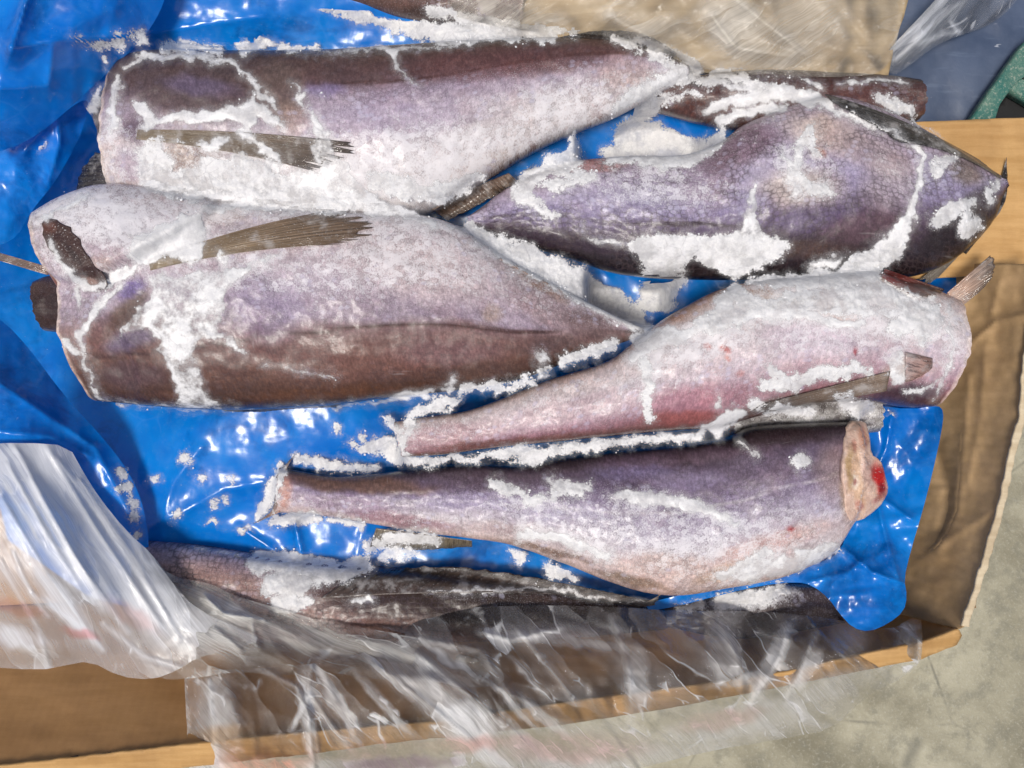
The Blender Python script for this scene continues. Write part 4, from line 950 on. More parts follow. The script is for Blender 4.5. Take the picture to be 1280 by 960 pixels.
fin('f5', 'anal_fin', [(470, 660), (530, 668), (590, 676)], [(462, 684), (520, 688), (590, 684)], col=((110, 100, 84), (84, 78, 66)), nrays=20, nt=10, drape=False, zr=(-.006, -.014), seed=16)
fin('f5', 'pelvic_fin', [(690, 690), (740, 712), (800, 730)], [(720, 706), (780, 732), (828, 742)], col=((150, 128, 112), (172, 160, 148)), nrays=16, nt=8, drape=False, zr=(.004, -.006), seed=17)
fin('f5', 'pectoral_fin', [(834, 740), (826, 734)], [(800, 756), (812, 756), (822, 752)], col=((160, 148, 132), (120, 116, 108)), nrays=6, drape=False, zr=(-.006, -.02), nt=12, seed=18)
fin('f6', 'dorsal_fin', [(400, 748), (520, 742), (680, 742), (800, 760)], [(440, 722), (540, 706), (650, 718), (830, 754)], col=((66, 52, 46), (56, 46, 38)), nrays=26, nt=18, seed=19, lift=(.002, .001), default=-.02)
fin('f11', 'tail_fin', [(62, 334), (60, 344)], [(-14, 312), (-14, 322)], col=((120, 96, 86), (96, 84, 80)), nrays=5, drape=False, zr=(-.01, -.006), seed=20)

# ------------------------------------------------------------------ sheets (film, liner, cardboard)
def crumple(x, y, n, amp, seed, ang=None, spread=math.pi):
    r = np.random.default_rng(seed)
    x0, x1, y0, y1 = x.min(), x.max(), y.min(), y.max()
    z = np.zeros_like(x)
    for i in range(n):
        a = r.uniform(0, math.pi) if ang is None else math.radians(ang) + math.pi / 2 + r.uniform(-.5, .5) * spread
        cx, cy = r.uniform(x0, x1), r.uniform(y0, y1)
        d = (x - cx) * math.cos(a) + (y - cy) * math.sin(a)
        e = -(x - cx) * math.sin(a) + (y - cy) * math.cos(a)
        w = r.uniform(6, 34); ln = r.uniform(50, 260)
        z += amp * r.uniform(.2, 1) * np.clip(1 - np.abs(d) / w, 0, 1) * np.clip(1.2 - np.abs(e) / ln, 0, 1) * r.choice([1, 1, -1])
    return z

def sheet(name, poly, ctrl, mat, parent=None, step=3.0, cr=None, noise=(0, 60), smooth_it=2, folds=(), haze=(), haze0=0.0,
          col=(238, 238, 238), brushes=(), ang=0.0, thick=0.0, drape=0.0, seed=0, origin=None, owner=None, edge_noise=0.0, reg=True, edge_mat=None, round_edge=0, flat_shade=False, hmul=1.0):
    pl = chaikin(poly, smooth_it) if smooth_it else np.asarray(poly, float)
    if edge_noise:
        # resample finely and roughen
        q = []
        for a, b in zip(pl, np.roll(pl, -1, 0)):
            k = max(1, int(np.hypot(*(b - a)) / 6)); q += [a + (b - a) * i / k for i in range(k)]
        q = np.array(q)
        q[:, 0] += edge_noise * fbm(q[:, 0] / 14, q[:, 1] / 14, seed + 1, 3); q[:, 1] += edge_noise * fbm(q[:, 0] / 14, q[:, 1] / 14, seed + 2, 3)
        pl = q
    x0, y0 = pl.min(0) - step; x1, y1 = pl.max(0) + step
    gx = np.arange(x0, x1 + step, step); gy = np.arange(y0, y1 + step, step)
    X, Y = np.meshgrid(gx, gy, indexing='ij')
    sd, nx, ny = poly_sd(pl, X, Y)
    ins = sd > 0.25 * step
    cell = ins[:-1, :-1] | ins[1:, :-1] | ins[:-1, 1:] | ins[1:, 1:]
    need = np.zeros_like(ins)
    need[:-1, :-1] |= cell; need[1:, :-1] |= cell; need[:-1, 1:] |= cell; need[1:, 1:] |= cell
    snap = need & ~ins
    X = np.where(snap, nx, X); Y = np.where(snap, ny, Y)
    idx = -np.ones(X.shape, int); idx[need] = np.arange(need.sum())
    ii, jj = np.nonzero(cell)
    faces = np.stack([idx[ii, jj], idx[ii, jj + 1], idx[ii + 1, jj + 1], idx[ii + 1, jj]], -1)
    px, py = X[need], Y[need]
    z = tps(ctrl)(px, py)
    if noise[0]: z = z + noise[0] * fbm(px / noise[1], py / noise[1], seed + 11, 4)
    if cr: z = z + crumple(px, py, cr[0], cr[1], seed + 21, *cr[2:])
    hz = np.full(px.shape, float(haze0)) + (hmul * brush_val(px, py, haze, seed) if len(haze) else 0)
    for (pts, amp, w, hadd) in folds:
        pts3 = [(a, b, 0.0) for a, b in pts]
        d = -seg_dist(px, py, pts3)
        f = np.exp(-(d / w)) if amp >= 0 else np.exp(-(d / w) ** 2)
        z = z + amp * f
        hz = hz + hadd * np.exp(-(d / (w * 1.4)) ** 2)
    if drape:
        for i in range(len(px)):
            h = surf_z(px[i], py[i], -9)
            if h > -8: z[i] = max(z[i], h + drape)
    W = P(px, py, z)
    org = np.array(origin) if origin is not None else (W.mean(0) if parent is None else np.zeros(3))
    base = np.tile(np.asarray(col, float), (len(px), 1))
    if len(brushes): base = paint(base, px, py, brushes, seed)
    cc = np.c_[lin(np.clip(base, 0, 255)), np.ones(len(px))]
    ca, sa = math.cos(math.radians(ang)), math.sin(math.radians(ang))
    st = np.stack([(-px * sa + py * ca) / 300, (px * ca + py * sa) / 300, np.full(px.shape, seed * .71)], -1)
    verts = W; fl = faces.tolist()
    atts = {'haze': np.clip(hz, 0, 1), 'col': cc, 'fuv': st}
    if thick:
        n = len(W)
        Wb = W.copy(); Wb[:, 2] -= thick
        fb = (faces[:, ::-1] + n).tolist()
        from collections import Counter
        cnt = {}
        for q in fl:
            for a, b in zip(q, q[1:] + q[:1]):
                cnt[(a, b)] = 1
        side = [[b, a, a + n, b + n] for (a, b) in cnt if (b, a) not in cnt]
        verts = np.vstack([W, Wb]); nf = len(fl); fl = fl + fb + side
        atts = {k: np.concatenate([v, v]) for k, v in atts.items()}
    o = mesh_obj(name, verts, fl, mat, parent, org if parent is None else origin, {'haze': ('FLOAT', atts['haze']), 'col': ('FLOAT_COLOR', atts['col']), 'fuv': ('FLOAT_VECTOR', atts['fuv'])}, owner=owner, reg=reg, smooth=not flat_shade)
    if thick and edge_mat:
        o.data.materials.append(edge_mat)
        mi = np.zeros(len(fl), np.int32); mi[-len(side):] = 1
        o.data.polygons.foreach_set('material_index', mi)
    return o

# ---- ground
FLOOR_Z = -0.24
g = np.array([[-4, -4], [4, -4], [4, 4], [-4, 4]], float)
fl_o = mesh_obj('floor', np.c_[g, np.full(4, FLOOR_Z)], [[0, 1, 2, 3]], M_FLOOR, smooth=False)
fl_o['kind'] = 'structure'

# ---- cardboard box
BC = np.array([0.0, 0.0, FLOOR_Z])
box = thing('cardboard_box', 'brown cardboard box around the fish with wrinkled side wall and creased front edge', 'box', BC)
FRONT_RIM = [(-30, 962), (45, 954), (130, 944), (212, 935), (300, 925), (392, 916), (475, 909), (540, 904), (690, 882), (850, 861), (984, 841), (1085, 818), (1152, 805), (1199, 788)]
front = FRONT_RIM + [(1150, 768), (1040, 748), (830, 740), (600, 738), (300, 742), (-30, 760)]
sheet('front_wall', front, [(-30, 962, .03), (300, 925, .03), (690, 882, .03), (1199, 788, .03), (1150, 768, -.03), (830, 740, -.05), (600, 738, -.06), (300, 742, -.06), (-30, 760, -.06)],
      M_CARD_IN, box, 5, noise=(.0015, 90), smooth_it=0, thick=.004, seed=41, origin=BC, owner='box')
rim2 = [(1203, 795), (1196, 806), (1152, 824), (1085, 837), (984, 857), (850, 883), (705, 906), (600, 917), (475, 930), (400, 941), (300, 952), (170, 966), (45, 980), (-30, 990)]
flap_poly = [(a, b - 1) for a, b in FRONT_RIM] + rim2
sheet('front_flap', flap_poly, [(a, b, .034) for a, b in FRONT_RIM[::2]] + [(a, b, .026) for a, b in rim2[::2]], M_CARD_OUT, box, 4, noise=(.0008, 30), smooth_it=0, thick=.004, seed=42, origin=BC, owner='box', edge_noise=1.5)
SIDE_RIM = [(1298, 330), (1290, 400), (1282, 458), (1278, 521), (1268, 556), (1250, 640), (1230, 708), (1206, 783)]
side = SIDE_RIM + [(1199, 787), (1125, 768), (1140, 640), (1160, 500), (1170, 330)]
sheet('side_wall', side, [(a, b, .035) for a, b in SIDE_RIM] + [(1125, 768, -.035), (1140, 640, -.05), (1160, 500, -.05), (1170, 330, -.03), (1215, 560, -.006), (1230, 420, -.002)],
      M_CARD_SIDE, box, 3.2, noise=(.004, 45), smooth_it=0, thick=.004, seed=43, origin=BC, owner='box', edge_mat=M_CARD_EDGE, edge_noise=1.2,
      folds=[([(1186, 460), (1215, 428), (1245, 402), (1290, 392)], .005, 6, 0), ([(1212, 470), (1206, 540), (1198, 640), (1172, 690)], .004, 10, 0), ([(1250, 350), (1240, 390)], .003, 8, 0), ([(1206, 350), (1200, 410)], .003, 8, 0), ([(1168, 560), (1186, 610), (1180, 660)], -.005, 10, 0), ([(1232, 430), (1226, 520), (1210, 600)], .003, 10, 0), ([(1150, 700), (1200, 665), (1240, 640)], .002, 6, 0)])
edge = []
sheet('side_rim', [(a - 3, b) for a, b in SIDE_RIM] + [(a + 5, b) for a, b in SIDE_RIM[::-1]], [(a, b, .0375) for a, b in SIDE_RIM] + [(1200, 500, .037), (1300, 600, .037)], M_CARD_EDGE, box, 2, smooth_it=0, thick=.003, seed=44, origin=BC, owner='box', edge_noise=3)
sheet('back_flap', [(1130, 153), (1200, 150), (1300, 146), (1300, 335), (1240, 341), (1200, 346), (1120, 350), (1060, 300), (1060, 180)], [(1130, 153, -.012), (1300, 146, -.004), (1300, 335, -.002), (1120, 350, -.012), (1230, 240, .0)],
      M_CARD_OUT, box, 4, noise=(.003, 70), smooth_it=0, thick=.004, seed=45, origin=BC, owner='box', edge_mat=M_CARD_EDGE, edge_noise=1.0)
sheet('back_wall', [(420, -40), (1146, -40), (1130, 20), (1118, 55), (1110, 97), (1040, 98), (960, 96), (900, 92), (850, 84), (760, 52), (690, 46), (600, 42), (520, 30), (420, 10)],
      [(420, -40, -.02), (1146, -40, -.02), (1110, 97, -.012), (850, 80, -.010), (690, 46, -.012), (520, 30, -.02), (800, 0, .0)], M_CARD_TAN, box, 5, noise=(.003, 80), smooth_it=0, thick=.005, seed=46, origin=BC, owner='box', edge_mat=M_CARD_EDGE, edge_noise=1.5)
sheet('box_bottom', [(-40, -40), (1100, -40), (1200, 160), (1220, 760), (-40, 800)], [(-40, -40, -.12), (1100, -40, -.12), (1220, 760, -.12), (-40, 800, -.12)], M_CARD_IN, box, 24, smooth_it=0, thick=.004, seed=47, origin=BC, owner='box')
# printed dashes along the front crease
for k, (x, y) in enumerate([(2, 957), (45, 952), (88, 947), (130, 942), (171, 938), (213, 933)]):
    w = 8 if k % 2 else 9
    dash = [(x - w, y + 1.6), (x - w * .3, y - .2), (x + w * .4, y - 1.2), (x + w, y - 2.2), (x + w, y + .3), (x + w * .2, y + 1.7), (x - w * .5, y + 3.2), (x - w, y + 3.4)]
    sheet('printed_dash', dash, [(x - w, y, .0318), (x + w, y, .0318), (x, y + 4, .0318), (x, y - 4, .0318)], M_INK, box, 2, smooth_it=0, thick=.0006, seed=60 + k, origin=BC, edge_noise=1.5, reg=False)

# ---- slate blue plastic and green crate at top right
tp = sheet('blue_plastic_tub', [(1060, -40), (1320, -40), (1320, 170), (1200, 165), (1100, 175), (1060, 120)], [(1060, -40, -.06), (1320, -40, -.06), (1320, 170, -.06), (1100, 175, -.06), (1200, 60, -.055)], M_TARP, None, 6, noise=(.004, 80), smooth_it=0, thick=.006, seed=48)
tag(tp, 'scuffed slate blue plastic panel behind the box at the upper right corner', 'tub')
crate = thing('green_crate', 'worn speckled green plastic crate edge with a black opening at the right border', 'crate', P(1255, 110, -.10))
CO = P(1255, 110, -.10)
sheet('rail', [(1212, 160), (1216, 148), (1236, 118), (1258, 86), (1284, 50), (1312, 30), (1312, 86), (1282, 94), (1266, 108), (1250, 130), (1240, 160)], [(1212, 155, -.034), (1284, 55, -.034), (1240, 155, -.034), (1280, 98, -.034), (1256, 106, -.031)], M_GREEN, crate, 2.5, noise=(.0008, 20), smooth_it=0, thick=.012, seed=49, origin=CO, edge_noise=.8)
sheet('rail', [(1262, 110), (1274, 98), (1312, 106), (1312, 140), (1282, 122)], [(1262, 106, -.037), (1312, 106, -.037), (1312, 140, -.037), (1280, 98, -.037)], M_GREEN, crate, 2.5, noise=(.0008, 20), smooth_it=0, thick=.012, seed=50, origin=CO)
sheet('recess_shade_sheet', [(1228, 170), (1234, 150), (1270, 100), (1320, 80), (1320, 170)], [(1228, 170, -.052), (1234, 150, -.052), (1320, 80, -.052), (1320, 170, -.052)], M_BLACK, crate, 8, smooth_it=0, thick=.003, seed=51, origin=CO)  # black sheet added as the darkness seen through the crate opening

# ---- blue liner
liner = thing('blue_plastic_liner', 'bright blue plastic liner under the fish, folded over at the left', 'plastic liner', P(500, 500, -.06))
LO = P(500, 500, -.06)
sheet('base_sheet', [(-40, -40), (560, -40), (600, 20), (820, 60), (940, 110), (1120, 150), (1194, 330), (1196, 365), (1180, 440), (1140, 620), (1090, 740), (820, 760), (500, 790), (160, 780), (-40, 640)],
      [(-40, -40, .005), (300, 0, .0), (560, -40, .0), (200, 30, -.004), (450, 40, -.016), (880, 150, -.042), (760, 170, -.045), (1120, 200, -.05), (1194, 340, -.016), (1150, 560, -.03), (820, 350, -.05), (820, 740, -.04), (640, 700, -.034), (640, 575, -.05), (850, 550, -.055), (500, 530, -.030), (300, 540, -.012), (400, 550, -.010), (200, 600, -.020),
       (300, 640, -.028), (150, 560, -.030), (160, 780, -.045), (60, 450, -.055), (20, 350, -.05), (40, 250, -.055), (90, 330, -.07), (100, 420, -.06), (-40, 300, -.03), (450, 540, -.014), (420, 600, -.026), (400, 670, -.03), (110, 180, -.06)],
      M_BLUE, liner, 3.2, cr=(40, .0020), noise=(.003, 80), smooth_it=1, seed=52, origin=LO, owner='liner',
      folds=[([(180, 660), (230, 640), (280, 612), (330, 604)], .005, 12, 0), ([(205, 640), (218, 600), (250, 560)], .004, 12, 0), ([(300, 660), (345, 690)], .004, 6, 0), ([(368, 650), (376, 690)], .008, 6, 0), ([(60, 60), (200, 40), (330, 20)], .004, 14, 0), ([(10, 260), (60, 200), (100, 170)], .008, 12, 0)])
sheet('folded_flap', [(-40, -40), (212, -40), (206, 5), (182, 45), (165, 62), (150, 76), (116, 108), (60, 160), (20, 184), (-40, 200)],
      [(-40, -40, .06), (212, -40, .030), (190, 30, .022), (150, 76, .012), (60, 162, .012), (-40, 200, .022), (60, 60, .05), (120, 20, .048), (10, 120, .045)],
      M_BLUE, liner, 3, cr=(8, .003, 20), noise=(.004, 110), smooth_it=2, seed=53, origin=LO, owner='liner', folds=[([(14, 60), (40, -20)], .012, 14, 0), ([(-20, 20), (14, 60), (70, 50), (160, 45)], .006, 12, 0), ([(0, 110), (60, 108), (66, 60)], .006, 14, 0)])
sheet('folded_flap', [(-40, 184), (10, 178), (56, 160), (112, 116), (108, 150), (92, 188), (66, 232), (40, 262), (16, 306), (-40, 310)],
      [(-40, 190, .006), (60, 160, .0), (110, 118, -.008), (66, 232, -.018), (16, 306, -.018), (-40, 310, -.002), (20, 230, -.006)],
      M_BLUE, liner, 3, cr=(10, .002), noise=(.004, 70), seed=54, origin=LO, owner='liner', folds=[([(30, 190), (60, 150), (110, 118)], .006, 10, 0), ([(70, 130), (74, 180), (60, 230)], .005, 8, 0)])
sheet('folded_flap', [(-40, 380), (0, 397), (34, 432), (81, 496), (128, 546), (162, 590), (181, 636), (188, 694), (172, 720), (100, 640), (-40, 620)],
      [(-40, 380, .02), (34, 432, -.002), (81, 496, -.006), (162, 590, -.006), (188, 690, -.014), (100, 640, .01), (-40, 620, .03), (40, 540, .024), (0, 470, .022)],
      M_BLUE, liner, 3, cr=(10, .002, 40), noise=(.004, 80), seed=55, origin=LO, owner='liner', folds=[([(0, 480), (60, 520), (120, 560), (160, 640)], .006, 14, 0), ([(0, 540), (60, 545), (110, 570)], .005, 10, 0)])
sheet('hanging_lip', [(1088, 506), (1140, 512), (1172, 506), (1180, 514), (1177, 540), (1166, 590), (1153, 640), (1138, 690), (1130, 724), (1134, 745), (1130, 764), (1110, 780), (1086, 790), (1066, 785), (1050, 768), (1036, 748), (1016, 732), (996, 727), (950, 732), (900, 744), (850, 757), (812, 764), (806, 754), (850, 744), (900, 732), (960, 720), (1020, 706), (1052, 690), (1060, 650), (1080, 600)],
      [(1088, 506, -.024), (1172, 506, -.016), (1180, 540, -.01), (1153, 640, -.008), (1130, 724, .0), (1130, 764, .012), (1086, 790, .016), (1050, 768, .008), (996, 727, -.006), (900, 744, -.012), (812, 764, -.018), (850, 744, -.014), (960, 720, -.008), (1052, 690, -.01), (1110, 600, -.022), (1090, 740, .010), (1080, 690, -.004)],
      M_BLUE, liner, 2.4, cr=(46, .0026), noise=(.002, 35), smooth_it=1, seed=56, origin=LO, owner='liner',
      folds=[([(1098, 635), (1112, 690), (1122, 720)], .005, 6, 0), ([(1060, 690), (1090, 715), (1130, 730)], .006, 6, 0), ([(1105, 625), (1140, 650)], .004, 5, 0), ([(1115, 520), (1108, 560), (1095, 590)], .004, 6, 0), ([(1010, 728), (1060, 715), (1080, 700)], .004, 6, 0)])

# ---- raw flesh of the bottom fish's cut
t5, c5 = FISH['f5']
sheet('cut_flesh', [(1060, 527), (1082, 524), (1087, 545), (1089, 568), (1100, 574), (1106, 590), (1111, 614), (1104, 628), (1092, 640), (1074, 652), (1058, 648), (1056, 610), (1054, 585), (1056, 555)],
      [(1068, 527, .004), (1082, 524, -.004), (1086, 545, .006), (1110, 605, .008), (1094, 640, .004), (1072, 652, .006), (1062, 610, .026), (1062, 560, .022), (1078, 590, .022), (1100, 600, .014)], M_FLESH, t5, 2, noise=(.003, 18), smooth_it=1, thick=.006, seed=57, origin=c5, owner='f5', drape=.0012, edge_noise=3,
      col=(226, 196, 178), brushes=[(1072, 600, 8, 50, -4, (226, 190, 156), .8), (1088, 590, 8, 22, 0, (210, 178, 168), .8), (1100, 600, 9, 24, -8, (186, 30, 32), 1.0), (1102, 614, 5, 9, 0, (128, 18, 22), .9), (1066, 556, 4, 9, 0, (190, 134, 116), .8), (1069, 602, 7, 8, 0, (238, 224, 206), .9), (1069, 602, 3, 3.5, 0, (150, 92, 84), .9), (1072, 630, 5, 8, 0, (206, 150, 136), .8), (1100, 624, 12, 5, -30, (168, 110, 100), .8), (1078, 545, 7, 16, 0, (206, 150, 124), .8), (1062, 585, 5, 30, 0, (196, 164, 116), .8), (1110, 600, 3, 20, -8, (206, 180, 180), .8)])
t2, c2 = FISH['f2']
sheet('cut_face', [(50, 282), (58, 270), (82, 278), (100, 300), (112, 326), (136, 350), (130, 362), (106, 358), (84, 338), (64, 314), (54, 296)],
      [(54, 276, .006), (62, 272, .012), (92, 306, .032), (130, 354, .046), (108, 356, .032), (70, 312, .014)], M_FLESH, t2, 2, noise=(.003, 14), smooth_it=1, thick=.0006, seed=58, origin=c2, owner='f2', drape=.0007, edge_noise=7, col=(66, 42, 36), brushes=[(62, 285, 8, 12, -30, (104, 62, 48), .8), (112, 350, 16, 6, 20, (176, 140, 126), .7), (92, 320, 5, 20, -35, (48, 30, 28), .8)])
t4, c4 = FISH['f4']

# ------------------------------------------------------------------ frost
BVH, OWN = make_bvh()
# heights: vertical rays onto everything under the frost
Z0 = 0.02
Wg = P(GX, GY, np.full(GX.shape, Z0))
Hh = np.full(GX.shape, -0.06); Ow = np.empty(GX.shape, object)
near = Mk > -26
cast = BVH.ray_cast
down = Vector((0, 0, -1))
for i, j in zip(*np.nonzero(near)):
    h = cast(Vector((Wg[i, j, 0], Wg[i, j, 1], 0.4)), down)
    if h[0] is not None:
        Hh[i, j] = h[0].z; Ow[i, j] = OWN[h[2]]
def maxf(a, r):
    out = a.copy()
    for ax in (0, 1):
        b = out.copy()
        for k in range(1, r + 1):
            b = np.maximum(b, np.roll(out, k, ax)); b = np.maximum(b, np.roll(out, -k, ax))
        out = b
    return out
def blur(a, r):
    out = a
    for ax in (0, 1):
        out = sum(np.roll(out, k, ax) for k in range(-r, r + 1)) / (2 * r + 1)
    return out
clo = -maxf(-maxf(Hh, 10), 10)
clo = blur(blur(clo, 3), 3) - 0.002
base = np.maximum(Hh, clo)
# sample the mask where the camera-true position of each point lies
Wt = Wg.copy(); Wt[..., 2] = base
sx, sy = to_px(Wt)
M2 = sample(Mk, sx, sy) + 2.2 * sample(Gk, sx, sy); G2 = sample(Gk, sx, sy); T2 = sample(Tk, sx, sy)
rough = fbm(GX / 9, GY / 9, 81, 4); rough2 = fbm(GX / 3.6, GY / 3.6, 82, 2)
tk = (0.0003 + 0.0007 * sstep(-2, 11, M2)) * (1 + 0.8 * rough * (0.4 + G2)) + G2 * 0.0008 * rough2 * sstep(-2, 3, M2)
ztop = base + np.maximum(tk, 0.0003)
use = M2 > -11
cell = use[:-1, :-1] & use[1:, :-1] & use[:-1, 1:] & use[1:, 1:]
zmx = np.max([ztop[:-1, :-1], ztop[1:, :-1], ztop[:-1, 1:], ztop[1:, 1:]], 0); zmn = np.min([ztop[:-1, :-1], ztop[1:, :-1], ztop[:-1, 1:], ztop[1:, 1:]], 0)
cell &= (zmx - zmn) < 0.022
loose = (base - Hh) > 0.005
own_id = {k: n for n, k in enumerate(FISH)}
OI = np.full(GX.shape, -1)
for k, n in own_id.items():
    OI[(Ow == k) & ~loose] = n
cellown = OI[:-1, :-1]
FROST_BVH = []
for k, n in list(own_id.items()) + [('loose', -1)]:
    cm = cell & (cellown == n)
    if cm.sum() < 8: continue
    need = np.zeros(GX.shape, bool)
    need[:-1, :-1] |= cm; need[1:, :-1] |= cm; need[:-1, 1:] |= cm; need[1:, 1:] |= cm
    idx = -np.ones(GX.shape, int); idx[need] = np.arange(need.sum())
    ii, jj = np.nonzero(cm)
    fc = np.stack([idx[ii, jj], idx[ii, jj + 1], idx[ii + 1, jj + 1], idx[ii + 1, jj]], -1)
    V = np.stack([Wg[..., 0][need], Wg[..., 1][need], ztop[need]], -1)
    at = {'m': ('FLOAT', M2[need]), 'g': ('FLOAT', G2[need]), 'thin': ('FLOAT', T2[need])}
    if k == 'loose':
        o = mesh_obj('loose_frost', V, fc, M_FROST, None, V.mean(0), at)
        tag(o, 'white granular frost bridging the gaps between the fish and dusting the blue liner', 'frost', kind='stuff')
    else:
        t, ctr = FISH[k]
        mesh_obj('frost_crust', V, fc, M_FROST, t, ctr, at, owner=k)

# frost crumbs
ICO_T = (1 + 5 ** .5) / 2
IV = np.array([(-1, ICO_T, 0), (1, ICO_T, 0), (-1, -ICO_T, 0), (1, -ICO_T, 0), (0, -1, ICO_T), (0, 1, ICO_T), (0, -1, -ICO_T), (0, 1, -ICO_T), (ICO_T, 0, -1), (ICO_T, 0, 1), (-ICO_T, 0, -1), (-ICO_T, 0, 1)]) / 1.9
IF = np.array([(0, 11, 5), (0, 5, 1), (0, 1, 7), (0, 7, 10), (0, 10, 11), (1, 5, 9), (5, 11, 4), (11, 10, 2), (10, 7, 6), (7, 1, 8), (3, 9, 4), (3, 4, 2), (3, 2, 6), (3, 6, 8), (3, 8, 9), (4, 9, 5), (2, 4, 11), (6, 2, 10), (8, 6, 7), (9, 8, 1)])
prob = G2 * np.exp(-((M2 - 3) / 4.5) ** 2) * (0.25 + 0.75 * sstep(-.1, .4, fbm(GX / 12, GY / 12, 91, 3)))
prob += 0.10 * (1 - G2) * np.exp(-(M2 / 2.0) ** 2)
prob[~near] = 0
NCR = 3000
flat = prob.ravel() / prob.sum()
pick = RNG.choice(len(flat), NCR, p=flat)
pi_, pj_ = np.unravel_index(pick, GX.shape)
ctrs = np.stack([Wg[pi_, pj_, 0], Wg[pi_, pj_, 1], np.maximum(ztop[pi_, pj_], Hh[pi_, pj_])], -1)
ctrs[:, :2] += RNG.normal(0, .0006, (NCR, 2))
rad = 0.00016 + 0.00050 * RNG.random(NCR) ** 4
jit = 1 + 0.35 * RNG.normal(size=(NCR, 12, 1))
jit = np.clip(jit, .4, 1.7)
A = RNG.normal(size=(NCR, 3, 3)); Qr, _ = np.linalg.qr(A)
CV = np.einsum('vi,nij->nvj', IV, Qr) * jit * rad[:, None, None] * np.array([1.15, 1.15, .7]) + ctrs[:, None]
CF = (IF[None] + (np.arange(NCR) * 12)[:, None, None]).reshape(-1, 3)
o = mesh_obj('frost_crumbs', CV.reshape(-1, 3), CF, M_CRUMB, None, ctrs.mean(0), smooth=False, reg=False)
tag(o, 'loose white ice crumbs scattered over fish, seams and blue liner', 'ice crumbs', kind='stuff')

# ------------------------------------------------------------------ films (clear bag)
w = sheet('white_film_bundle', [(-40, 556), (30, 553), (86, 557), (104, 590), (124, 622), (158, 664), (192, 694), (216, 730), (246, 762), (300, 786), (330, 800), (290, 812), (246, 822), (222, 838), (190, 850), (150, 846), (112, 826), (80, 832), (50, 838), (-40, 832)],
      [(-40, 556, .045), (86, 557, .020), (124, 622, .012), (192, 694, .010), (230, 768, .020), (330, 800, .028), (226, 838, .022), (112, 826, .026), (-40, 832, .03), (60, 680, .05), (130, 740, .04), (0, 620, .055)],
      M_WFILM, None, 2.6, cr=(80, .0009, 57, .2), noise=(.002, 90), smooth_it=1, seed=61, ang=57, haze0=.12,
      haze=[(95, 640, 140, 70, 52, .80), (180, 745, 80, 32, 52, .62), (40, 585, 90, 44, 10, .72), (70, 740, 80, 16, 55, .35), (225, 785, 50, 34, 20, .4), (30, 800, 50, 16, 20, .3), (10, 690, 60, 40, 40, .3)],
      col=(232, 234, 238), brushes=[(20, 760, 40, 10, 15, (226, 178, 178), .8), (100, 792, 26, 7, 15, (226, 170, 174), .8), (165, 770, 40, 14, 30, (224, 196, 194), .7), (50, 820, 60, 14, 0, (200, 196, 190), .6)], drape=.003,
      folds=[([(16, 690), (40, 745), (60, 770)], .002, 2.5, .35), ([(20, 560), (70, 650), (130, 760)], .0025, 6, .15), ([(60, 560), (120, 660), (200, 780)], .0025, 6, .15), ([(0, 620), (60, 720), (120, 800)], .0025, 6, .15), ([(40, 740), (110, 792), (128, 812)], .002, 3, .3), ([(100, 600), (170, 700), (225, 800)], .0015, 3, .2), ([(40, 600), (90, 690), (160, 790)], .0015, 3, .2), ([(74, 575), (130, 650), (210, 770)], .0012, 2, .2), ([(10, 580), (60, 670), (110, 750)], .0012, 2, .2), ([(130, 780), (180, 820), (228, 836)], .002, 3, .25), ([(0, 700), (50, 790), (60, 830)], .002, 3, .25)])
tag(w, 'milky white bunched plastic film pulled over the lower left corner of the box', 'plastic film')
cf = thing('clear_plastic_bag', 'crinkled clear plastic bag draped over the front edge of the box, below the fish', 'plastic film', P(640, 860, 0))
FO = P(640, 860, 0)
sheet('bag_fold', [(150, 700), (180, 690), (215, 722), (262, 728), (290, 744), (340, 758), (400, 776), (450, 784), (520, 796), (560, 800), (600, 812), (640, 850), (600, 862), (540, 850), (470, 850), (400, 838), (350, 846), (300, 838), (232, 850), (190, 848), (160, 800), (150, 750)],
      [(150, 740, -.004), (190, 846, .004), (196, 728, .0), (262, 728, .0), (340, 758, .0), (450, 784, .004), (600, 812, .02), (600, 860, .03), (400, 838, .02), (232, 846, .018), (300, 790, .022), (480, 820, .024)],
      M_FILM, cf, 2.4, cr=(60, .003, 25, .9), noise=(.003, 50), seed=62, ang=25, haze0=.10, haze=[(265, 780, 70, 42, 20, .5), (380, 800, 100, 24, 12, .36), (470, 812, 80, 16, 10, .3), (220, 770, 20, 60, -20, .5), (350, 762, 60, 10, 15, .3)], col=(230, 230, 226), brushes=[(240, 770, 14, 14, 30, (190, 160, 120), .5)],
      origin=FO, drape=.003, folds=[([(258, 748), (280, 768), (330, 775)], .005, 3, .3), ([(315, 782), (321, 806)], .004, 2.5, .3), ([(268, 785), (300, 812)], .005, 4, .2), ([(230, 800), (224, 760), (200, 728)], .004, 4, .2)])
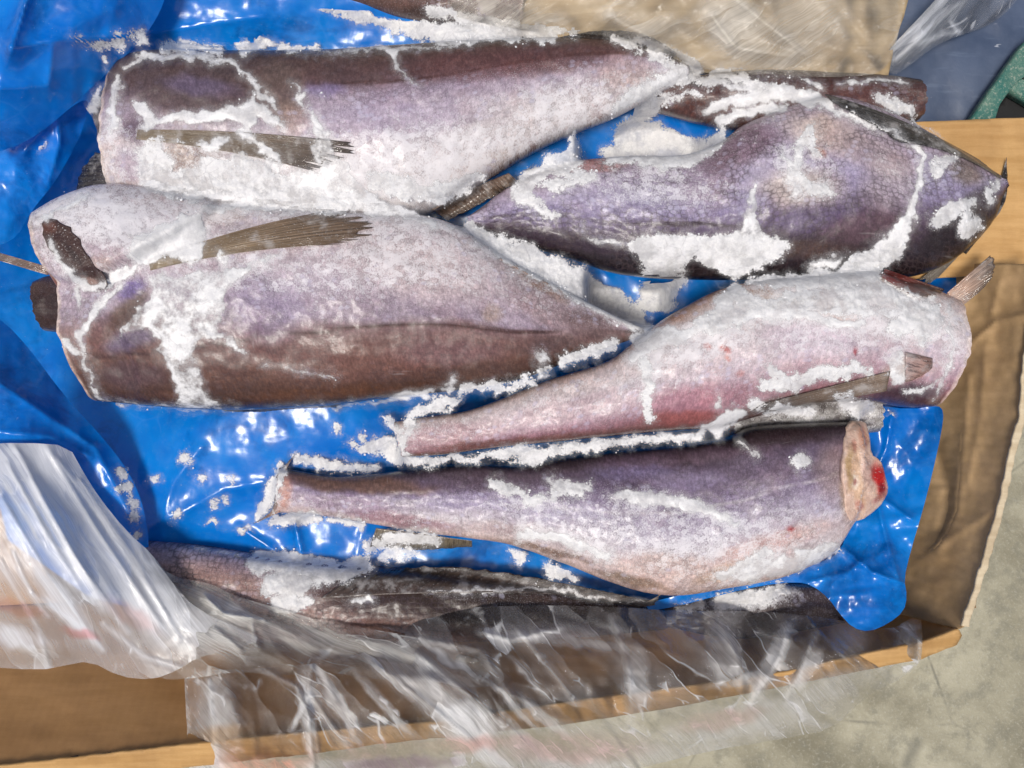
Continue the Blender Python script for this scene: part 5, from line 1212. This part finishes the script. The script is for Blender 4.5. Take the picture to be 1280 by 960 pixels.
sheet('bag_skirt', [(230, 838), (330, 836), (420, 826), (520, 796), (480, 785), (420, 776), (520, 764), (640, 756), (760, 758), (850, 764), (960, 764), (1050, 774), (1110, 790), (1150, 766), (1154, 800), (1150, 832), (1120, 852), (1085, 868), (1040, 912), (985, 922), (940, 930), (890, 938), (800, 960), (700, 990), (240, 990), (236, 960), (234, 920), (232, 880)],
      [(230, 838, .012), (420, 800, .005), (520, 768, -.004), (760, 758, -.012), (960, 764, -.012), (1110, 786, .004), (1150, 770, .010), (300, 915, .046), (500, 895, .046), (700, 872, .046), (900, 850, .046), (1050, 824, .046), (1150, 803, .046),
       (1150, 832, .02), (1040, 912, -.02), (890, 938, -.03), (700, 990, -.04), (500, 985, -.01), (240, 990, .0), (300, 950, .036), (600, 926, .036), (850, 890, .036)],
      M_FILM, cf, 2.6, cr=(230, .0028, 48, 1.6), noise=(.003, 60), smooth_it=1, seed=63, ang=48, hmul=1.0, haze0=.015, origin=FO, edge_noise=1.0,
      haze=[(520, 850, 100, 24, 38, .45), (590, 905, 52, 24, 38, 1.0), (545, 862, 70, 9, 42, .6), (690, 905, 70, 8, 40, .45), (420, 870, 60, 7, 55, .4), (480, 880, 60, 7, 50, .4), (430, 900, 50, 6, 55, .35), (640, 880, 60, 6, 45, .4), (570, 830, 60, 6, 30, .4), (385, 900, 10, 70, -8, .4), (268, 900, 34, 80, 0, .35), (480, 815, 70, 14, 22, .45), (640, 940, 110, 24, 10, .5), (350, 958, 140, 12, 0, .4), (500, 956, 120, 12, 0, .5), (760, 948, 120, 22, -6, .5), (880, 915, 80, 20, -10, .35), (760, 920, 80, 20, 4, .25), (940, 900, 110, 26, -12, .3), (905, 805, 24, 60, -5, .28), (965, 825, 12, 60, 28, .4), (1010, 840, 10, 40, 28, .3), (930, 850, 50, 8, -10, .35), (800, 850, 14, 50, -6, .25), (1060, 800, 30, 24, 30, .22), (700, 800, 90, 8, 8, .3), (660, 845, 40, 6, 50, .35), (1040, 860, 60, 20, -25, .25), (1130, 800, 12, 30, 20, .35), (820, 945, 110, 18, -8, .35), (700, 790, 100, 12, 0, .15)],
      brushes=[(330, 950, 60, 26, 0, (226, 150, 120), .75), (520, 935, 140, 12, -4, (222, 170, 160), .7), (500, 954, 80, 12, -2, (150, 128, 142), .9), (300, 920, 60, 16, 0, (228, 176, 120), .5), (720, 935, 100, 22, 0, (226, 186, 182), .7), (900, 900, 60, 14, -10, (226, 184, 176), .6)],
      folds=[([(231, 845), (233, 900), (238, 990)], .004, 3, .35), ([(262, 850), (270, 960)], .003, 3, .3), ([(390, 820), (384, 880), (395, 985)], .006, 5, .3), ([(318, 830), (370, 858), (388, 900)], .004, 3, .3), ([(470, 830), (560, 900), (640, 970)], .007, 7, .3), ([(520, 815), (600, 880), (660, 930)], .006, 5, .3), ([(480, 790), (600, 812), (640, 870)], .005, 5, .25), ([(390, 870), (440, 940)], .004, 4, .2),
             ([(765, 770), (785, 830), (790, 900)], .005, 5, .25), ([(985, 780), (975, 820), (940, 880)], .006, 5, .3), ([(1020, 790), (1000, 840), (985, 870)], .005, 4, .3), ([(1120, 770), (1148, 800), (1150, 830)], .005, 4, .4), ([(900, 780), (930, 840), (960, 880)], .005, 5, .2), ([(985, 880), (1010, 900), (1040, 912)], .004, 4, .3), ([(650, 790), (700, 850), (720, 880)], .004, 4, .2), ([(600, 790), (640, 800), (700, 785)], .004, 4, .25)])
tf = sheet('clear_plastic_wrap', [(500, -40), (1140, -40), (1128, 20), (1112, 90), (1060, 97), (960, 95), (900, 90), (850, 80), (780, 46), (700, 40), (620, 34), (540, 12)],
      [(500, -40, .0), (1140, -40, .0), (1110, 92, .0), (960, 94, .002), (850, 80, .0), (700, 40, .0), (540, 12, -.004), (800, 0, .018), (950, 40, .014)],
      M_WRAP, None, 3, cr=(50, .003), noise=(.003, 60), seed=64, ang=-30, haze0=.05, haze=[(920, 40, 60, 40, 40, .4), (1010, 30, 60, 50, 0, .3), (820, 30, 80, 16, 10, .22), (640, 15, 80, 18, 10, .3), (970, 80, 60, 10, 0, .3)], col=(222, 216, 204),
      folds=[([(890, 20), (920, 60), (990, 70)], .006, 6, .3), ([(920, 0), (990, 55), (1010, 70)], .005, 5, .3), ([(760, 20), (840, 60), (900, 88)], .004, 6, .2)])
tag(tf, 'dusty clear plastic wrap lying on the tan cardboard at the top edge', 'plastic film')
tr = sheet('clear_plastic_wrap', [(1108, 68), (1116, 56), (1170, 0), (1200, -40), (1300, -40), (1262, 14), (1232, 34), (1200, 44), (1170, 56), (1140, 80), (1112, 98)],
      [(1110, 70, -.02), (1170, 0, -.024), (1290, -40, -.04), (1200, 44, -.04), (1112, 98, -.03), (1160, 40, -.016)], M_FILM, None, 2.2, cr=(40, .003, -48, .5), noise=(.002, 40), seed=65, ang=-48, haze0=.10, haze=[(1150, 40, 20, 60, 45, .3)], col=(216, 220, 228),
      folds=[([(1112, 60), (1150, 28), (1185, -10)], .006, 3.5, .7), ([(1120, 76), (1160, 40), (1200, 4)], .005, 3.5, .5), ([(1150, 56), (1180, 42), (1200, 40)], .004, 3, .5), ([(1190, 20), (1210, -4)], .003, 3, .4), ([(1190, 28), (1199, 40)], .003, 2.5, .5)])
tag(tr, 'shiny tail of clear plastic wrap trailing over the slate blue plastic', 'plastic film')
